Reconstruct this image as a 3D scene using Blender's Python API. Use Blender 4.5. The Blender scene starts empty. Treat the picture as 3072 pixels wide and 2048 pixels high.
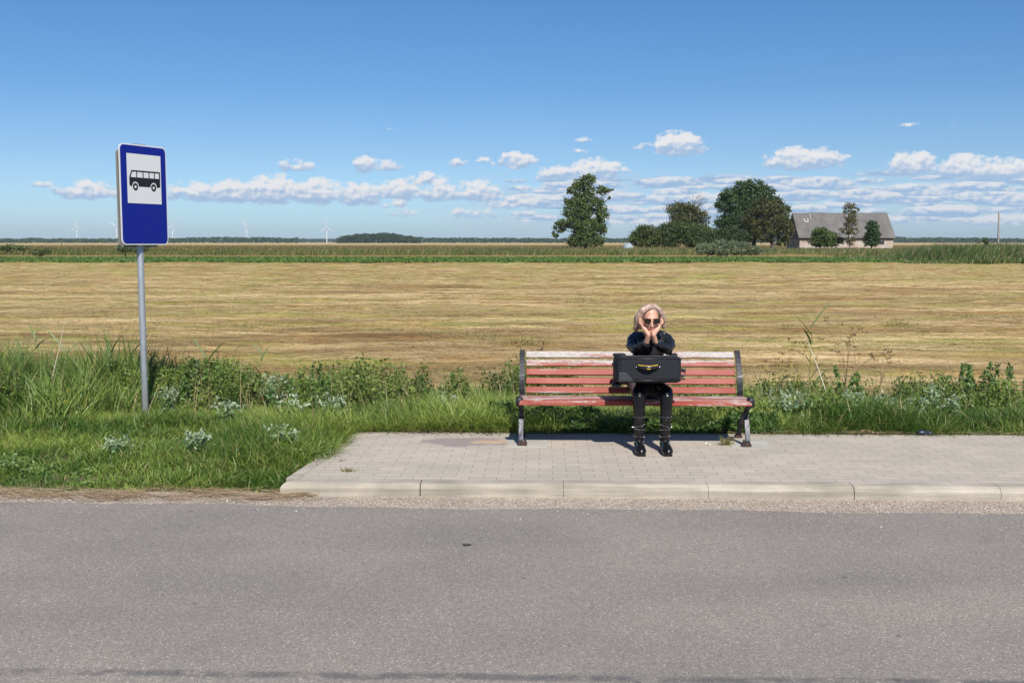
import bpy, bmesh, math, random
import numpy as np
from mathutils import Vector, Matrix, Euler

random.seed(7)
RNG = np.random.default_rng(7)
PI = math.pi
sc = bpy.context.scene
COL = sc.collection

# ------------------------------------------------------------------ camera
FPX, W0, H0 = 3200.0, 3072.0, 2048.0
PITCH = math.atan((1024 - 726) / FPX)
CAMH = 1.68
cam = bpy.data.cameras.new('camera')
cam.sensor_width = 36.0
cam.lens = FPX / W0 * 36.0
cam.clip_start = 0.1
cam.clip_end = 20000
camo = bpy.data.objects.new('camera', cam)
COL.objects.link(camo)
camo.location = (0, 0, CAMH)
camo.rotation_euler = (PI / 2 - PITCH, 0, 0)
sc.camera = camo

# ------------------------------------------------------------------ exposure
sc.view_settings.view_transform = 'Standard'
sc.view_settings.look = 'None'
sc.view_settings.gamma = 1
sc.view_settings.exposure = 0.35
sc.cycles.use_denoising = True
sc.cycles.max_bounces = 8
sc.cycles.transparent_max_bounces = 8

SUN_AZ = math.radians(14)      # measured from straight behind the camera to its right
SUN_EL = math.radians(46)
SDIR = Vector((math.sin(SUN_AZ) * math.cos(SUN_EL), -math.cos(SUN_AZ) * math.cos(SUN_EL), math.sin(SUN_EL)))
sun = bpy.data.lights.new('sun', 'SUN')
sun.energy = 4.9
sun.angle = math.radians(0.5)
sun.color = (1.0, 0.955, 0.88)
suno = bpy.data.objects.new('sun', sun)
COL.objects.link(suno)
suno.location = (5, -10, 12)
suno.rotation_euler = SDIR.to_track_quat('Z', 'Y').to_euler()


# ------------------------------------------------------------------ photo <-> world
def ray(px, py):
    x, y = px - W0 / 2, -(py - H0 / 2)
    c, s = math.cos(PITCH), math.sin(PITCH)
    return Vector((x, FPX * c + y * s, -FPX * s + y * c))


def P(px, py, Y):
    r = ray(px, py)
    k = Y / r.y
    return Vector((r.x * k, Y, CAMH + r.z * k))


def G(px, py, z):
    r = ray(px, py)
    k = (z - CAMH) / r.z
    return Vector((r.x * k, r.y * k, z))


def MPP(Y, py=726):
    return P(1537, py, Y).x     # metres per photo pixel at depth Y


RHO = math.radians(1.7)
E = Vector((math.cos(RHO), -math.sin(RHO), 0))
NN = Vector((math.sin(RHO), math.cos(RHO), 0))


def ST(s, t, z=0.0):
    return E * s + NN * t + Vector((0, 0, z))


# ------------------------------------------------------------------ node helpers
class NT:
    def __init__(self, tree):
        self.t = tree
        self.n = tree.nodes
        self.l = tree.links

    def new(self, typ, **kw):
        n = self.n.new(typ)
        for k, v in kw.items():
            setattr(n, k, v)
        return n

    def put(self, sock, v):
        if v is None:
            return
        if isinstance(v, bpy.types.NodeSocket):
            self.l.new(v, sock)
        else:
            if sock.type == 'RGBA' and not isinstance(v, (int, float)) and len(v) == 3:
                v = (*v, 1)
            sock.default_value = v

    def math(self, op, a, b=None, c=None, clamp=False):
        n = self.new('ShaderNodeMath', operation=op, use_clamp=clamp)
        self.put(n.inputs[0], a)
        self.put(n.inputs[1], b)
        if c is not None:
            self.put(n.inputs[2], c)
        return n.outputs[0]

    def vmath(self, op, a, b=None):
        n = self.new('ShaderNodeVectorMath', operation=op)
        self.put(n.inputs[0], a)
        if b is not None:
            self.put(n.inputs[1], b)
        return n.outputs['Value'] if op in ('DOT_PRODUCT', 'LENGTH', 'DISTANCE') else n.outputs['Vector']

    def mix(self, f, a, b, typ='MIX'):
        n = self.new('ShaderNodeMix', data_type='RGBA', blend_type=typ)
        self.put(n.inputs[0], f)
        self.put(n.inputs[6], a)
        self.put(n.inputs[7], b)
        return n.outputs[2]

    def ramp(self, f, stops, interp='LINEAR'):
        n = self.new('ShaderNodeValToRGB')
        cr = n.color_ramp
        cr.interpolation = interp
        while len(cr.elements) < len(stops):
            cr.elements.new(0.5)
        for e, (p, c) in zip(cr.elements, stops):
            e.position = p
            e.color = (*c, 1) if len(c) == 3 else c
        self.put(n.inputs[0], f)
        return n.outputs[0]

    def smooth(self, v, a, b):
        n = self.new('ShaderNodeMapRange', interpolation_type='SMOOTHSTEP')
        self.put(n.inputs[0], v)
        n.inputs[1].default_value = a
        n.inputs[2].default_value = b
        return n.outputs[0]

    def noise(self, vec, scale, detail=4, rough=0.55, dist=0.0, out=0):
        n = self.new('ShaderNodeTexNoise')
        self.put(n.inputs['Vector'], vec)
        n.inputs['Scale'].default_value = scale
        n.inputs['Detail'].default_value = detail
        n.inputs['Roughness'].default_value = rough
        n.inputs['Distortion'].default_value = dist
        return n.outputs[out]

    def obj(self):
        return self.new('ShaderNodeTexCoord').outputs['Object']

    def mapping(self, vec, loc=(0, 0, 0), rot=(0, 0, 0), scale=(1, 1, 1)):
        n = self.new('ShaderNodeMapping')
        self.put(n.inputs[0], vec)
        n.inputs[1].default_value = loc
        n.inputs[2].default_value = rot
        n.inputs[3].default_value = scale
        return n.outputs[0]

    def sep(self, v):
        n = self.new('ShaderNodeSeparateXYZ')
        self.put(n.inputs[0], v)
        return n.outputs

    def comb(self, x, y, z=0.0):
        n = self.new('ShaderNodeCombineXYZ')
        self.put(n.inputs[0], x)
        self.put(n.inputs[1], y)
        self.put(n.inputs[2], z)
        return n.outputs[0]

    def bump(self, h, strength=0.5, dist=0.01, normal=None):
        n = self.new('ShaderNodeBump')
        n.inputs['Strength'].default_value = strength
        n.inputs['Distance'].default_value = dist
        self.put(n.inputs['Height'], h)
        if normal is not None:
            self.put(n.inputs['Normal'], normal)
        return n.outputs[0]


def material(name, build=None, color=(0.5, 0.5, 0.5), rough=0.6, metal=0.0, spec=0.5, coat=0.0):
    m = bpy.data.materials.new(name)
    m.use_nodes = True
    t = NT(m.node_tree)
    b = t.n['Principled BSDF']
    b.inputs['Base Color'].default_value = (*color, 1)
    b.inputs['Roughness'].default_value = rough
    b.inputs['Metallic'].default_value = metal
    b.inputs['Specular IOR Level'].default_value = spec
    b.inputs['Coat Weight'].default_value = coat
    if build:
        build(t, b)
    return m


# ------------------------------------------------------------------ world: sky and clouds
world = bpy.data.worlds.new('World')
sc.world = world
world.use_nodes = True
wt = NT(world.node_tree)
bg = wt.n['Background']
sky = wt.new('ShaderNodeTexSky', sky_type='NISHITA')
sky.sun_disc = False
sky.sun_elevation = SUN_EL
sky.sun_rotation = math.radians(180) - SUN_AZ
sky.altitude = 0
sky.air_density = 1.0
sky.dust_density = 0.6
sky.ozone_density = 2.0
SKY_STRENGTH = 0.07
bg.inputs['Strength'].default_value = SKY_STRENGTH


def build_sky():
    d = wt.new('ShaderNodeTexCoord').outputs['Generated']
    x, y, z = wt.sep(wt.vmath('NORMALIZE', d))[:]
    az = wt.math('ARCTAN2', x, y)
    el = wt.math('ARCSINE', z)
    u = wt.math('MULTIPLY', az, 32.0)      # about one unit per 100 photo pixels
    v = wt.math('MULTIPLY', el, 32.0)
    uv = wt.comb(u, v, 0.0)

    def ae(px, py):
        r = ray(px, py).normalized()
        return math.atan2(r.x, r.y) * 32, math.asin(r.z) * 32
    # billow noise, slightly flattened
    big = wt.noise(wt.mapping(uv, scale=(2.6, 3.6, 1)), 1.0, 7, 0.6)
    wob = wt.math('SUBTRACT', big, 0.5)
    big2 = wt.noise(wt.mapping(uv, loc=(-0.16, 0.36, 0), scale=(2.6, 3.6, 1)), 1.0, 4, 0.55)
    fine = wt.noise(wt.mapping(uv, scale=(9, 12, 1), loc=(3, 1, 0)), 1.0, 4, 0.6)
    # (centre x, top y, base y, half width, density)
    blobs = [(2036, 398, 464, 78, 1.15), (1950, 428, 452, 62, .5), (2413, 446, 506, 122, 1.05), (2736, 458, 524, 66, 1.1),
             (2890, 470, 532, 70, 1.05), (3000, 478, 534, 90, 1.05), (1790, 478, 536, 90, 1.05), (1690, 500, 540, 100, .8),
             (1750, 411, 428, 34, .45), (1735, 447, 462, 34, .4),
             (585, 550, 601, 84, .95), (690, 542, 604, 74, 1.05), (815, 530, 606, 86, 1.15), (950, 540, 608, 82, 1.05),
             (1080, 548, 612, 80, .95), (265, 545, 594, 95, .95), (1200, 544, 597, 85, .95), (1320, 550, 600, 80, .85),
             (1430, 545, 604, 80, .85), (896, 480, 512, 64, .6), (1102, 470, 514, 44, .9), (1160, 480, 512, 52, .7),
             (1370, 474, 499, 40, .5), (1456, 468, 496, 32, .5), (1552, 458, 502, 62, .95), (1280, 518, 556, 66, .7),
             (798, 480, 498, 24, .3), (123, 540, 562, 36, .4), (87, 568, 584, 34, .35), (1185, 598, 624, 42, .6),
             (1214, 622, 652, 54, .5), (1420, 622, 656, 80, .5), (1540, 590, 626, 110, .6), (2730, 368, 382, 36, .28),
             (2880, 366, 380, 26, .22), (1175, 380, 392, 26, .15)]
    dens = None
    tsum = None
    wsum = None
    for (bx, ty, by, hw, k) in blobs:
        cu, cv0 = ae(bx, by)
        _, cv1 = ae(bx, ty)
        h = (cv1 - cv0)
        cv = cv0 + h * 0.30
        o = wt.vmath('SUBTRACT', uv, (cu, cv, 0))
        ou, ov, _z = wt.sep(o)[:]
        up = wt.math('MULTIPLY', wt.math('MAXIMUM', ov, 0.0), 1 / (h * 0.95))
        dn = wt.math('MULTIPLY', wt.math('MINIMUM', ov, 0.0), 1 / (h * 0.50))
        oy = wt.math('ADD', up, dn)
        ox = wt.math('MULTIPLY', ou, 100 / (hw * 1.18) / 1.0 * 1.0)
        q = wt.math('ADD', wt.math('MULTIPLY', ox, ox), wt.math('MULTIPLY', oy, oy))
        w = wt.math('MAXIMUM', wt.math('MULTIPLY', wt.math('SUBTRACT', 1.0, q), k), 0.0)
        t = wt.math('MULTIPLY', wt.math('SUBTRACT', ov, -h * 0.3), 1 / h)
        wt_ = wt.math('MULTIPLY', w, t)
        dens = w if dens is None else wt.math('MAXIMUM', dens, w)
        tsum = wt_ if tsum is None else wt.math('ADD', tsum, wt_)
        wsum = w if wsum is None else wt.math('ADD', wsum, w)
    tt = wt.math('DIVIDE', tsum, wt.math('ADD', wsum, 0.02), clamp=True)
    dd = wt.math('ADD', dens, wt.math('MULTIPLY', wob, 2.2))
    dd = wt.math('ADD', dd, wt.math('MULTIPLY', wt.math('SUBTRACT', fine, 0.5), 0.5))
    a1 = wt.math('MULTIPLY', wt.smooth(dd, 0.16, 0.66), wt.smooth(dens, 0.02, 0.14), clamp=True)
    relief = wt.math('MULTIPLY', wt.math('SUBTRACT', big, big2), 1.9)
    lit = wt.math('ADD', wt.math('MULTIPLY', tt, 1.15), relief, clamp=True)
    white = (9.2, 9.3, 9.6)
    shade = (4.3, 6.0, 8.4)
    c1 = wt.mix(wt.smooth(lit, 0.06, 0.86), shade, white)
    # the broken deck low on the right: rows of flat bottomed cumulus, one per Voronoi cell
    _, vt = ae(2300, 512)
    _, vb = ae(2300, 694)
    ul, _ = ae(1180, 600)
    ur, _ = ae(1640, 600)
    m_h = wt.smooth(u, ul, ur)
    m_t = wt.math('SUBTRACT', 1.0, wt.smooth(v, vt - 0.30, vt + 0.20))
    m_b = wt.smooth(v, vb - 0.15, vb + 0.35)
    mask = wt.math('MULTIPLY', wt.math('MULTIPLY', m_h, m_t), m_b)

    def deck(sx, sy, loc, keep):
        p = wt.mapping(uv, scale=(sx, sy, 0), loc=loc)
        vo = wt.new('ShaderNodeTexVoronoi', voronoi_dimensions='2D')
        wt.put(vo.inputs['Vector'], p)
        vo.inputs['Scale'].default_value = 1.0
        vo.inputs['Randomness'].default_value = .85
        o = wt.sep(wt.vmath('SUBTRACT', p, vo.outputs['Position']))
        rnd = wt.sep(vo.outputs['Color'])[0]
        oy = wt.math('ADD', o[1], .12)
        yy_ = wt.math('ADD', wt.math('MULTIPLY', wt.math('MAXIMUM', oy, 0.0), 1.75), wt.math('MULTIPLY', wt.math('MINIMUM', oy, 0.0), 4.6))
        xx_ = wt.math('MULTIPLY', o[0], 1.45)
        q = wt.math('ADD', wt.math('MULTIPLY', xx_, xx_), wt.math('MULTIPLY', yy_, yy_))
        k = wt.math('ADD', wt.math('MULTIPLY', rnd, .9), keep)
        w = wt.math('MULTIPLY', wt.math('SUBTRACT', 1.0, q), k)
        return w, wt.math('ADD', wt.math('MULTIPLY', oy, 1.7), .18)

    wd = None
    for a_ in ((.50, 1.75, (.3, .1, 0), .75), (.72, 2.5, (5.2, 3.7, 0), .55), (.95, 3.4, (9.4, 8.2, 0), .40)):
        w, t = deck(*a_)
        w = wt.math('ADD', w, wt.math('MULTIPLY', wob, 1.3))
        if wd is None:
            wd, td = w, t
        else:
            g = wt.math('GREATER_THAN', w, wd)
            td = wt.math('ADD', wt.math('MULTIPLY', t, g), wt.math('MULTIPLY', td, wt.math('SUBTRACT', 1.0, g)))
            wd = wt.math('MAXIMUM', wd, w)
    wd = wt.math('ADD', wd, wt.math('MULTIPLY', wt.math('SUBTRACT', mask, 1.0), 2.6))
    a2 = wt.math('MULTIPLY', wt.smooth(wd, 0.0, 0.60), .95)
    lit2 = wt.math('ADD', wt.math('ADD', td, wt.math('MULTIPLY', relief, .9)), wt.math('MULTIPLY', wob, .5))
    c2 = wt.mix(wt.smooth(lit2, 0.0, 0.80), (3.9, 5.7, 8.3), (8.6, 8.9, 9.4))
    # thin veil between them
    veil = wt.noise(wt.mapping(uv, scale=(0.5, 2.4, 1), loc=(4.1, 2.3, 0)), 1.0, 4, 0.6)
    av = wt.math('MULTIPLY', wt.math('MULTIPLY', wt.smooth(veil, .38, .60), mask), .55)
    # clear sky colour: the Nishita sky, its blue a little deeper away from the horizon
    tint = wt.ramp(wt.math('MULTIPLY', el, 4.0), [(0.0, (.50, .68, 1.0)), (.10, (.46, .64, .92)), (.32, (.37, .51, .72)), (.55, (.29, .455, .65)), (.86, (.25, .44, .64))])
    skyc = wt.mix(1.0, wt.mix(1.0, sky.outputs[0], tint, 'MULTIPLY'), (1.83, 1.83, 1.83), 'MULTIPLY')
    out = wt.mix(av, skyc, (5.3, 6.9, 8.8))
    out = wt.mix(a2, out, c2)
    out = wt.mix(a1, out, c1)
    wt.l.new(out, bg.inputs['Color'])


SKYTINT = (1.0, 1.0, 1.0)
build_sky()
world.cycles.sampling_method = 'MANUAL'
world.cycles.sample_map_resolution = 256


# ------------------------------------------------------------------ objects
def tag(o, label=None, cat=None, group=None, kind=None):
    if label: o['label'] = label
    if cat: o['category'] = cat
    if group: o['group'] = group
    if kind: o['kind'] = kind
    return o


def thing(name, label, cat, loc=(0, 0, 0), group=None):
    o = bpy.data.objects.new(name, None)
    o.empty_display_size = 0.1
    COL.objects.link(o)
    o.location = loc
    o['_o'] = tuple(loc)
    return tag(o, label, cat, group)


def origin(o):
    v = Vector((0, 0, 0))
    while o is not None:
        v += Vector(o.location)
        o = o.parent
    return v


def link_mesh(name, me, mat, parent=None, smooth=False):
    o = bpy.data.objects.new(name, me)
    COL.objects.link(o)
    if parent is not None:
        og = origin(parent)
        o.parent = parent
        me.transform(Matrix.Translation(-og))
    for m in (mat if isinstance(mat, (list, tuple)) else [mat]):
        me.materials.append(m)
    if smooth:
        me.shade_smooth()
    return o


def np_mesh(name, V, F, mat, parent=None, col=None, smooth=False):
    """V (n,3); F (m,4) quads"""
    me = bpy.data.meshes.new(name)
    V = np.asarray(V, np.float32)
    F = np.asarray(F, np.int32)
    me.vertices.add(len(V))
    me.vertices.foreach_set('co', V.ravel())
    me.loops.add(F.size)
    me.loops.foreach_set('vertex_index', F.ravel())
    me.polygons.add(len(F))
    me.polygons.foreach_set('loop_start', np.arange(0, F.size, F.shape[1], dtype=np.int32))
    me.update(calc_edges=True)
    if col is not None:
        at = me.color_attributes.new('Col', 'FLOAT_COLOR', 'POINT')
        c = np.ones((len(V), 4), np.float32)
        c[:, :3] = col
        at.data.foreach_set('color', c.ravel())
    return link_mesh(name, me, mat, parent, smooth)


class MB:
    def __init__(self):
        self.v = []
        self.f = []
        self.mi = []

    def add(self, vs, fs, mi=0):
        b = len(self.v)
        self.v += [tuple(v) for v in vs]
        self.f += [tuple(i + b for i in f) for f in fs]
        self.mi += [mi] * len(fs)

    def box(self, c, s, rot=None, mi=0, bev=0.0):
        bm = bmesh.new()
        bmesh.ops.create_cube(bm, size=1)
        bmesh.ops.scale(bm, vec=s, verts=bm.verts)
        if bev:
            bmesh.ops.bevel(bm, geom=bm.edges[:], offset=bev, segments=2, affect='EDGES', profile=0.5)
        M = Matrix.Translation(Vector(c))
        if rot is not None:
            M = M @ (rot if isinstance(rot, Matrix) else Euler(rot).to_matrix().to_4x4())
        bm.transform(M)
        self.bm(bm, mi)

    def bm(self, bm, mi=0):
        bm.verts.ensure_lookup_table()
        for i, v in enumerate(bm.verts):
            v.index = i
        self.add([v.co for v in bm.verts], [[v.index for v in f.verts] for f in bm.faces], mi)
        bm.free()

    def tube(self, pts, rad, n=10, mi=0, caps=True, flat=None):
        pts = [Vector(p) for p in pts]
        if not isinstance(rad, (list, tuple)):
            rad = [rad] * len(pts)
        rings = []
        ref = None
        if caps:   # rounded ends
            d0 = (pts[0] - pts[1]).normalized()
            d1 = (pts[-1] - pts[-2]).normalized()
            a, b = [], []
            for k in (75, 45):
                s, c = math.sin(math.radians(k)), math.cos(math.radians(k))
                a.append((pts[0] + d0 * rad[0] * s, rad[0] * c, -d0))
                b.append((pts[-1] + d1 * rad[-1] * s, rad[-1] * c, d1))
            seq = a
        else:
            seq = []
        for i, p in enumerate(pts):
            if i == 0: d = pts[1] - pts[0]
            elif i == len(pts) - 1: d = pts[-1] - pts[-2]
            else: d = (pts[i + 1] - p).normalized() + (p - pts[i - 1]).normalized()
            seq.append((p, rad[i], d.normalized()))
        if caps:
            seq += b[::-1]
        for (p, r, d) in seq:
            if ref is None:
                ref = d.orthogonal().normalized()
            u = (ref - d * ref.dot(d)).normalized()
            w = d.cross(u)
            ref = u
            rings.append([p + (u * math.cos(2 * PI * k / n) + w * math.sin(2 * PI * k / n)) * r for k in range(n)])
        vs = [v for r in rings for v in r]
        fs = []
        for i in range(len(rings) - 1):
            for k in range(n):
                k2 = (k + 1) % n
                fs.append((i * n + k, i * n + k2, (i + 1) * n + k2, (i + 1) * n + k))
        fs.append(tuple(range(n))[::-1])
        fs.append(tuple((len(rings) - 1) * n + k for k in range(n)))
        self.add(vs, fs, mi)

    def ell(self, c, r, rot=None, n=24, m=14, mi=0, fn=None):
        M = Matrix.Translation(Vector(c)) @ (Euler(rot).to_matrix().to_4x4() if rot is not None else Matrix.Identity(4))
        vs = []
        for i in range(m + 1):
            th = PI * i / m
            for k in range(n):
                ph = 2 * PI * k / n
                p = Vector((r[0] * math.sin(th) * math.cos(ph), r[1] * math.sin(th) * math.sin(ph), r[2] * math.cos(th)))
                if fn: p = fn(p)
                vs.append(M @ p)
        fs = [(i * n + k, (i + 1) * n + k, (i + 1) * n + (k + 1) % n, i * n + (k + 1) % n) for i in range(m) for k in range(n)]
        self.add(vs, fs, mi)

    def prism(self, poly, depth, M=None, mi=0):
        """poly: list of (x,z); extruded along local +y by depth"""
        n = len(poly)
        M = M or Matrix.Identity(4)
        vs = [M @ Vector((x, 0, z)) for x, z in poly] + [M @ Vector((x, depth, z)) for x, z in poly]
        fs = [tuple(range(n)), tuple(range(2 * n - 1, n - 1, -1))]
        fs += [(i, i + n, (i + 1) % n + n, (i + 1) % n) for i in range(n)]
        self.add(vs, fs, mi)

    def build(self, name, mat, parent=None, smooth=False, remesh=None, bevel=None, weld=False, smooth_it=0, disp=None):
        me = bpy.data.meshes.new(name)
        me.from_pydata(self.v, [], self.f)
        me.update()
        bm = bmesh.new()
        bm.from_mesh(me)
        if weld or remesh:
            bmesh.ops.remove_doubles(bm, verts=bm.verts, dist=1e-5)
        bmesh.ops.recalc_face_normals(bm, faces=bm.faces)
        bm.to_mesh(me)
        bm.free()
        if any(self.mi) and len(self.mi) == len(me.polygons):
            me.polygons.foreach_set('material_index', self.mi)
        o = link_mesh(name, me, mat, parent, smooth)
        if bevel:
            md = o.modifiers.new('bevel', 'BEVEL')
            md.width = bevel
            md.segments = 2
            md.limit_method = 'ANGLE'
        if remesh:
            md = o.modifiers.new('remesh', 'REMESH')
            md.mode = 'VOXEL'
            md.voxel_size = remesh
            md.use_smooth_shade = True
            if smooth_it:
                s = o.modifiers.new('smooth', 'SMOOTH')
                s.iterations = smooth_it
                s.factor = 0.5
            if disp:
                tx = bpy.data.textures.new(name + '_folds', 'CLOUDS')
                tx.noise_scale = disp[1]
                tx.noise_depth = 2
                dm = o.modifiers.new('folds', 'DISPLACE')
                dm.texture = tx
                dm.strength = disp[0]
                dm.mid_level = 0.5
                dm.texture_coords = 'LOCAL'
        return o


# ------------------------------------------------------------------ numpy noise
def _h(ix, iy, seed):
    n = (ix.astype(np.int64) * 374761393 + iy.astype(np.int64) * 668265263 + seed * 1442695041) & 0x7fffffff
    n = ((n ^ (n >> 13)) * 1274126177) & 0x7fffffff
    return ((n ^ (n >> 16)) & 0xffff) / 65535.0


def vnoise(x, y, seed=0):
    ix, iy = np.floor(x), np.floor(y)
    fx, fy = x - ix, y - iy
    fx, fy = fx * fx * (3 - 2 * fx), fy * fy * (3 - 2 * fy)
    a, b = _h(ix, iy, seed), _h(ix + 1, iy, seed)
    c, d = _h(ix, iy + 1, seed), _h(ix + 1, iy + 1, seed)
    return (a * (1 - fx) + b * fx) * (1 - fy) + (c * (1 - fx) + d * fx) * fy


def fbm(x, y, seed=0, oct=4):
    s, a, t = 0, 1.0, 0
    for i in range(oct):
        s = s + a * vnoise(x * 2 ** i, y * 2 ** i, seed + i * 17)
        t += a
        a *= 0.5
    return s / t


def lerpc(c1, c2, t):
    t = np.asarray(t)[:, None]
    return np.asarray(c1)[None, :] * (1 - t) + np.asarray(c2)[None, :] * t


# ------------------------------------------------------------------ ground levels
Z_ROAD = -0.085
Z_FIELD = -0.30
T_KERB = (G(1500, 1490, Z_ROAD)).y          # kerb face
T_ROADEDGE_L, T_ROADEDGE_R = G(0, 1503, Z_ROAD), G(3072, 1541, Z_ROAD)
PAVE_FL = G(846, 1447, 0.0)                  # pavement corners
PAVE_BL = G(1071, 1297, 0.0)
T_KERB = NN.dot(G(1500, 1490, Z_ROAD))
T_BACK = NN.dot(G(1800, 1303, 0.0))
T_FIELD = T_BACK + 3.0


def ground_z(X, Y):
    t = X * NN.x + Y * NN.y
    s = X * E.x + Y * E.y
    z = np.interp(t, [T_KERB - 0.3, T_KERB, T_BACK, T_BACK + 0.6, T_FIELD, T_FIELD + 1],
                  [-0.11, -0.095, -0.05, -0.04, Z_FIELD + .02, Z_FIELD - .02])
    return z


# ------------------------------------------------------------------ ground materials
def m_asphalt(t, b):
    o = t.obj()
    v = t.new('ShaderNodeTexVoronoi')
    t.put(v.inputs['Vector'], o)
    v.inputs['Scale'].default_value = 190
    r = t.sep(v.outputs['Color'])[0]
    base = t.ramp(r, [(0.0, (.148, .134, .115)), (0.35, (.196, .178, .154)), (0.72, (.236, .214, .187)), (0.96, (.290, .264, .230)), (1, (.52, .48, .42))])
    big = t.noise(o, 0.9, 4, 0.55)
    bw = t.noise(t.mapping(o, scale=(.25, 1.6, 1)), 1.0, 3, 0.5)
    c = t.mix(1.0, base, t.ramp(big, [(0.3, (.88, .87, .87)), (0.7, (1.1, 1.07, 1.05))]), 'MULTIPLY')
    c = t.mix(1.0, c, t.ramp(bw, [(0.3, (.93, .93, .94)), (0.7, (1.06, 1.05, 1.04))]), 'MULTIPLY')
    yr = t.sep(t.mapping(o, rot=(0, 0, RHO)))[1]
    for yc, wd_ in ((5.1, .38), (3.55, .36)):
        wp = t.smooth(t.math('ABSOLUTE', t.math('SUBTRACT', yr, t.math('ADD', yc - .05, t.math('MULTIPLY', big, .12)))), 0.0, wd_)
        c = t.mix(t.math('MULTIPLY', t.math('SUBTRACT', 1.0, wp), .35), c, t.mix(1.0, c, (1.13, 1.12, 1.10), 'MULTIPLY'))
    f2 = t.noise(o, 45, 3, 0.7)
    c = t.mix(1.0, c, t.ramp(f2, [(0.3, (.86, .86, .87)), (0.7, (1.12, 1.1, 1.1))]), 'MULTIPLY')
    # dark seam of tar along the road
    xyz = t.sep(t.mapping(o, rot=(0, 0, RHO)))
    seam_t = NN.dot(G(1500, 2030, Z_ROAD))
    dy = t.math('ABSOLUTE', t.math('ADD', t.math('SUBTRACT', xyz[1], seam_t), t.math('MULTIPLY', t.math('SUBTRACT', t.noise(o, 1.2, 3), .5), .05)))
    s = t.math('MULTIPLY', t.math('SUBTRACT', 1.0, t.smooth(dy, 0.012, 0.05)), t.smooth(t.noise(o, 9, 3), .3, .6))
    c = t.mix(t.math('MULTIPLY', s, .6), c, (.05, .05, .055))
    # a few dark bits
    v2 = t.new('ShaderNodeTexVoronoi')
    t.put(v2.inputs['Vector'], o)
    v2.inputs['Scale'].default_value = 3.2
    sp = t.math('LESS_THAN', v2.outputs['Distance'], 0.045)
    c = t.mix(t.math('MULTIPLY', sp, .55), c, (.06, .05, .05))
    t.put(b.inputs['Base Color'], c)
    b.inputs['Roughness'].default_value = 0.85
    t.put(b.inputs['Normal'], t.bump(r, 0.4, 0.003))


def m_gravel(t, b):
    o = t.obj()
    v = t.new('ShaderNodeTexVoronoi')
    t.put(v.inputs['Vector'], o)
    v.inputs['Scale'].default_value = 140
    r = t.sep(v.outputs['Color'])[0]
    c = t.ramp(r, [(0, (.15, .12, .09)), (.3, (.30, .235, .18)), (.7, (.42, .34, .27)), (1, (.68, .60, .50))])
    c = t.mix(1.0, c, t.ramp(t.noise(o, 3, 4), [(.3, (.86, .85, .84)), (.7, (1.1, 1.08, 1.05))]), 'MULTIPLY')
    t.put(b.inputs['Base Color'], c)
    b.inputs['Roughness'].default_value = .9
    t.put(b.inputs['Normal'], t.bump(v.outputs['Distance'], .8, .008))


def m_paver(t, b):
    o = t.obj()
    m = t.mapping(o, rot=(0, 0, RHO), loc=(0.03, -(T_KERB + .155), 0))
    br = t.new('ShaderNodeTexBrick')
    t.put(br.inputs['Vector'], m)
    br.offset = 0.5
    br.inputs['Scale'].default_value = 1.0
    br.inputs['Mortar Size'].default_value = 0.0028
    br.inputs['Mortar Smooth'].default_value = 0.3
    br.inputs['Brick Width'].default_value = 0.2
    br.inputs['Row Height'].default_value = 0.1
    br.inputs['Bias'].default_value = 0.0
    br.inputs['Color1'].default_value = (.375, .335, .275, 1)
    br.inputs['Color2'].default_value = (.435, .375, .315, 1)
    br.inputs['Mortar'].default_value = (.22, .195, .16, 1)
    c = br.outputs['Color']
    n1 = t.noise(o, 1.6, 4)
    n2 = t.noise(o, 90, 3, .7)
    c = t.mix(1.0, c, t.ramp(n1, [(.3, (.90, .90, .89)), (.7, (1.06, 1.05, 1.03))]), 'MULTIPLY')
    c = t.mix(1.0, c, t.ramp(n2, [(.25, (.86, .86, .86)), (.75, (1.12, 1.12, 1.12))]), 'MULTIPLY')
    # mauve replacement bricks and sand left of the bench
    pa = G(1400, 1324, 0)
    dd = t.vmath('MULTIPLY', t.vmath('SUBTRACT', o, (pa.x + .02, pa.y, 0)), (1 / .46, 1 / .22, 0))
    br2 = t.vmath('LENGTH', dd)
    snap = t.math('ADD', br2, t.math('MULTIPLY', t.math('SUBTRACT', t.noise(t.vmath('SNAP', m, (.2, .1, 1)), 9, 1), .5), 1.0))
    pm = t.math('SUBTRACT', 1.0, t.smooth(snap, .78, .95))
    c = t.mix(t.math('MULTIPLY', pm, .8), c, (.23, .185, .175))
    ps = G(1475, 1326, 0)
    ds = t.vmath('LENGTH', t.vmath('MULTIPLY', t.vmath('SUBTRACT', o, (ps.x, ps.y, 0)), (1 / .26, 1 / .10, 0)))
    ds = t.math('ADD', ds, t.math('MULTIPLY', t.math('SUBTRACT', t.noise(o, 9, 4), .5), 1.3))
    c = t.mix(t.math('MULTIPLY', t.math('SUBTRACT', 1.0, t.smooth(ds, .55, .95)), .75), c, (.46, .33, .20))
    t.put(b.inputs['Base Color'], c)
    b.inputs['Roughness'].default_value = .85
    h = t.math('ADD', t.math('MULTIPLY', t.math('SUBTRACT', 1.0, br.outputs['Fac']), 1.0), t.math('MULTIPLY', n2, .15))
    t.put(b.inputs['Normal'], t.bump(h, .5, .004))


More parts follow.
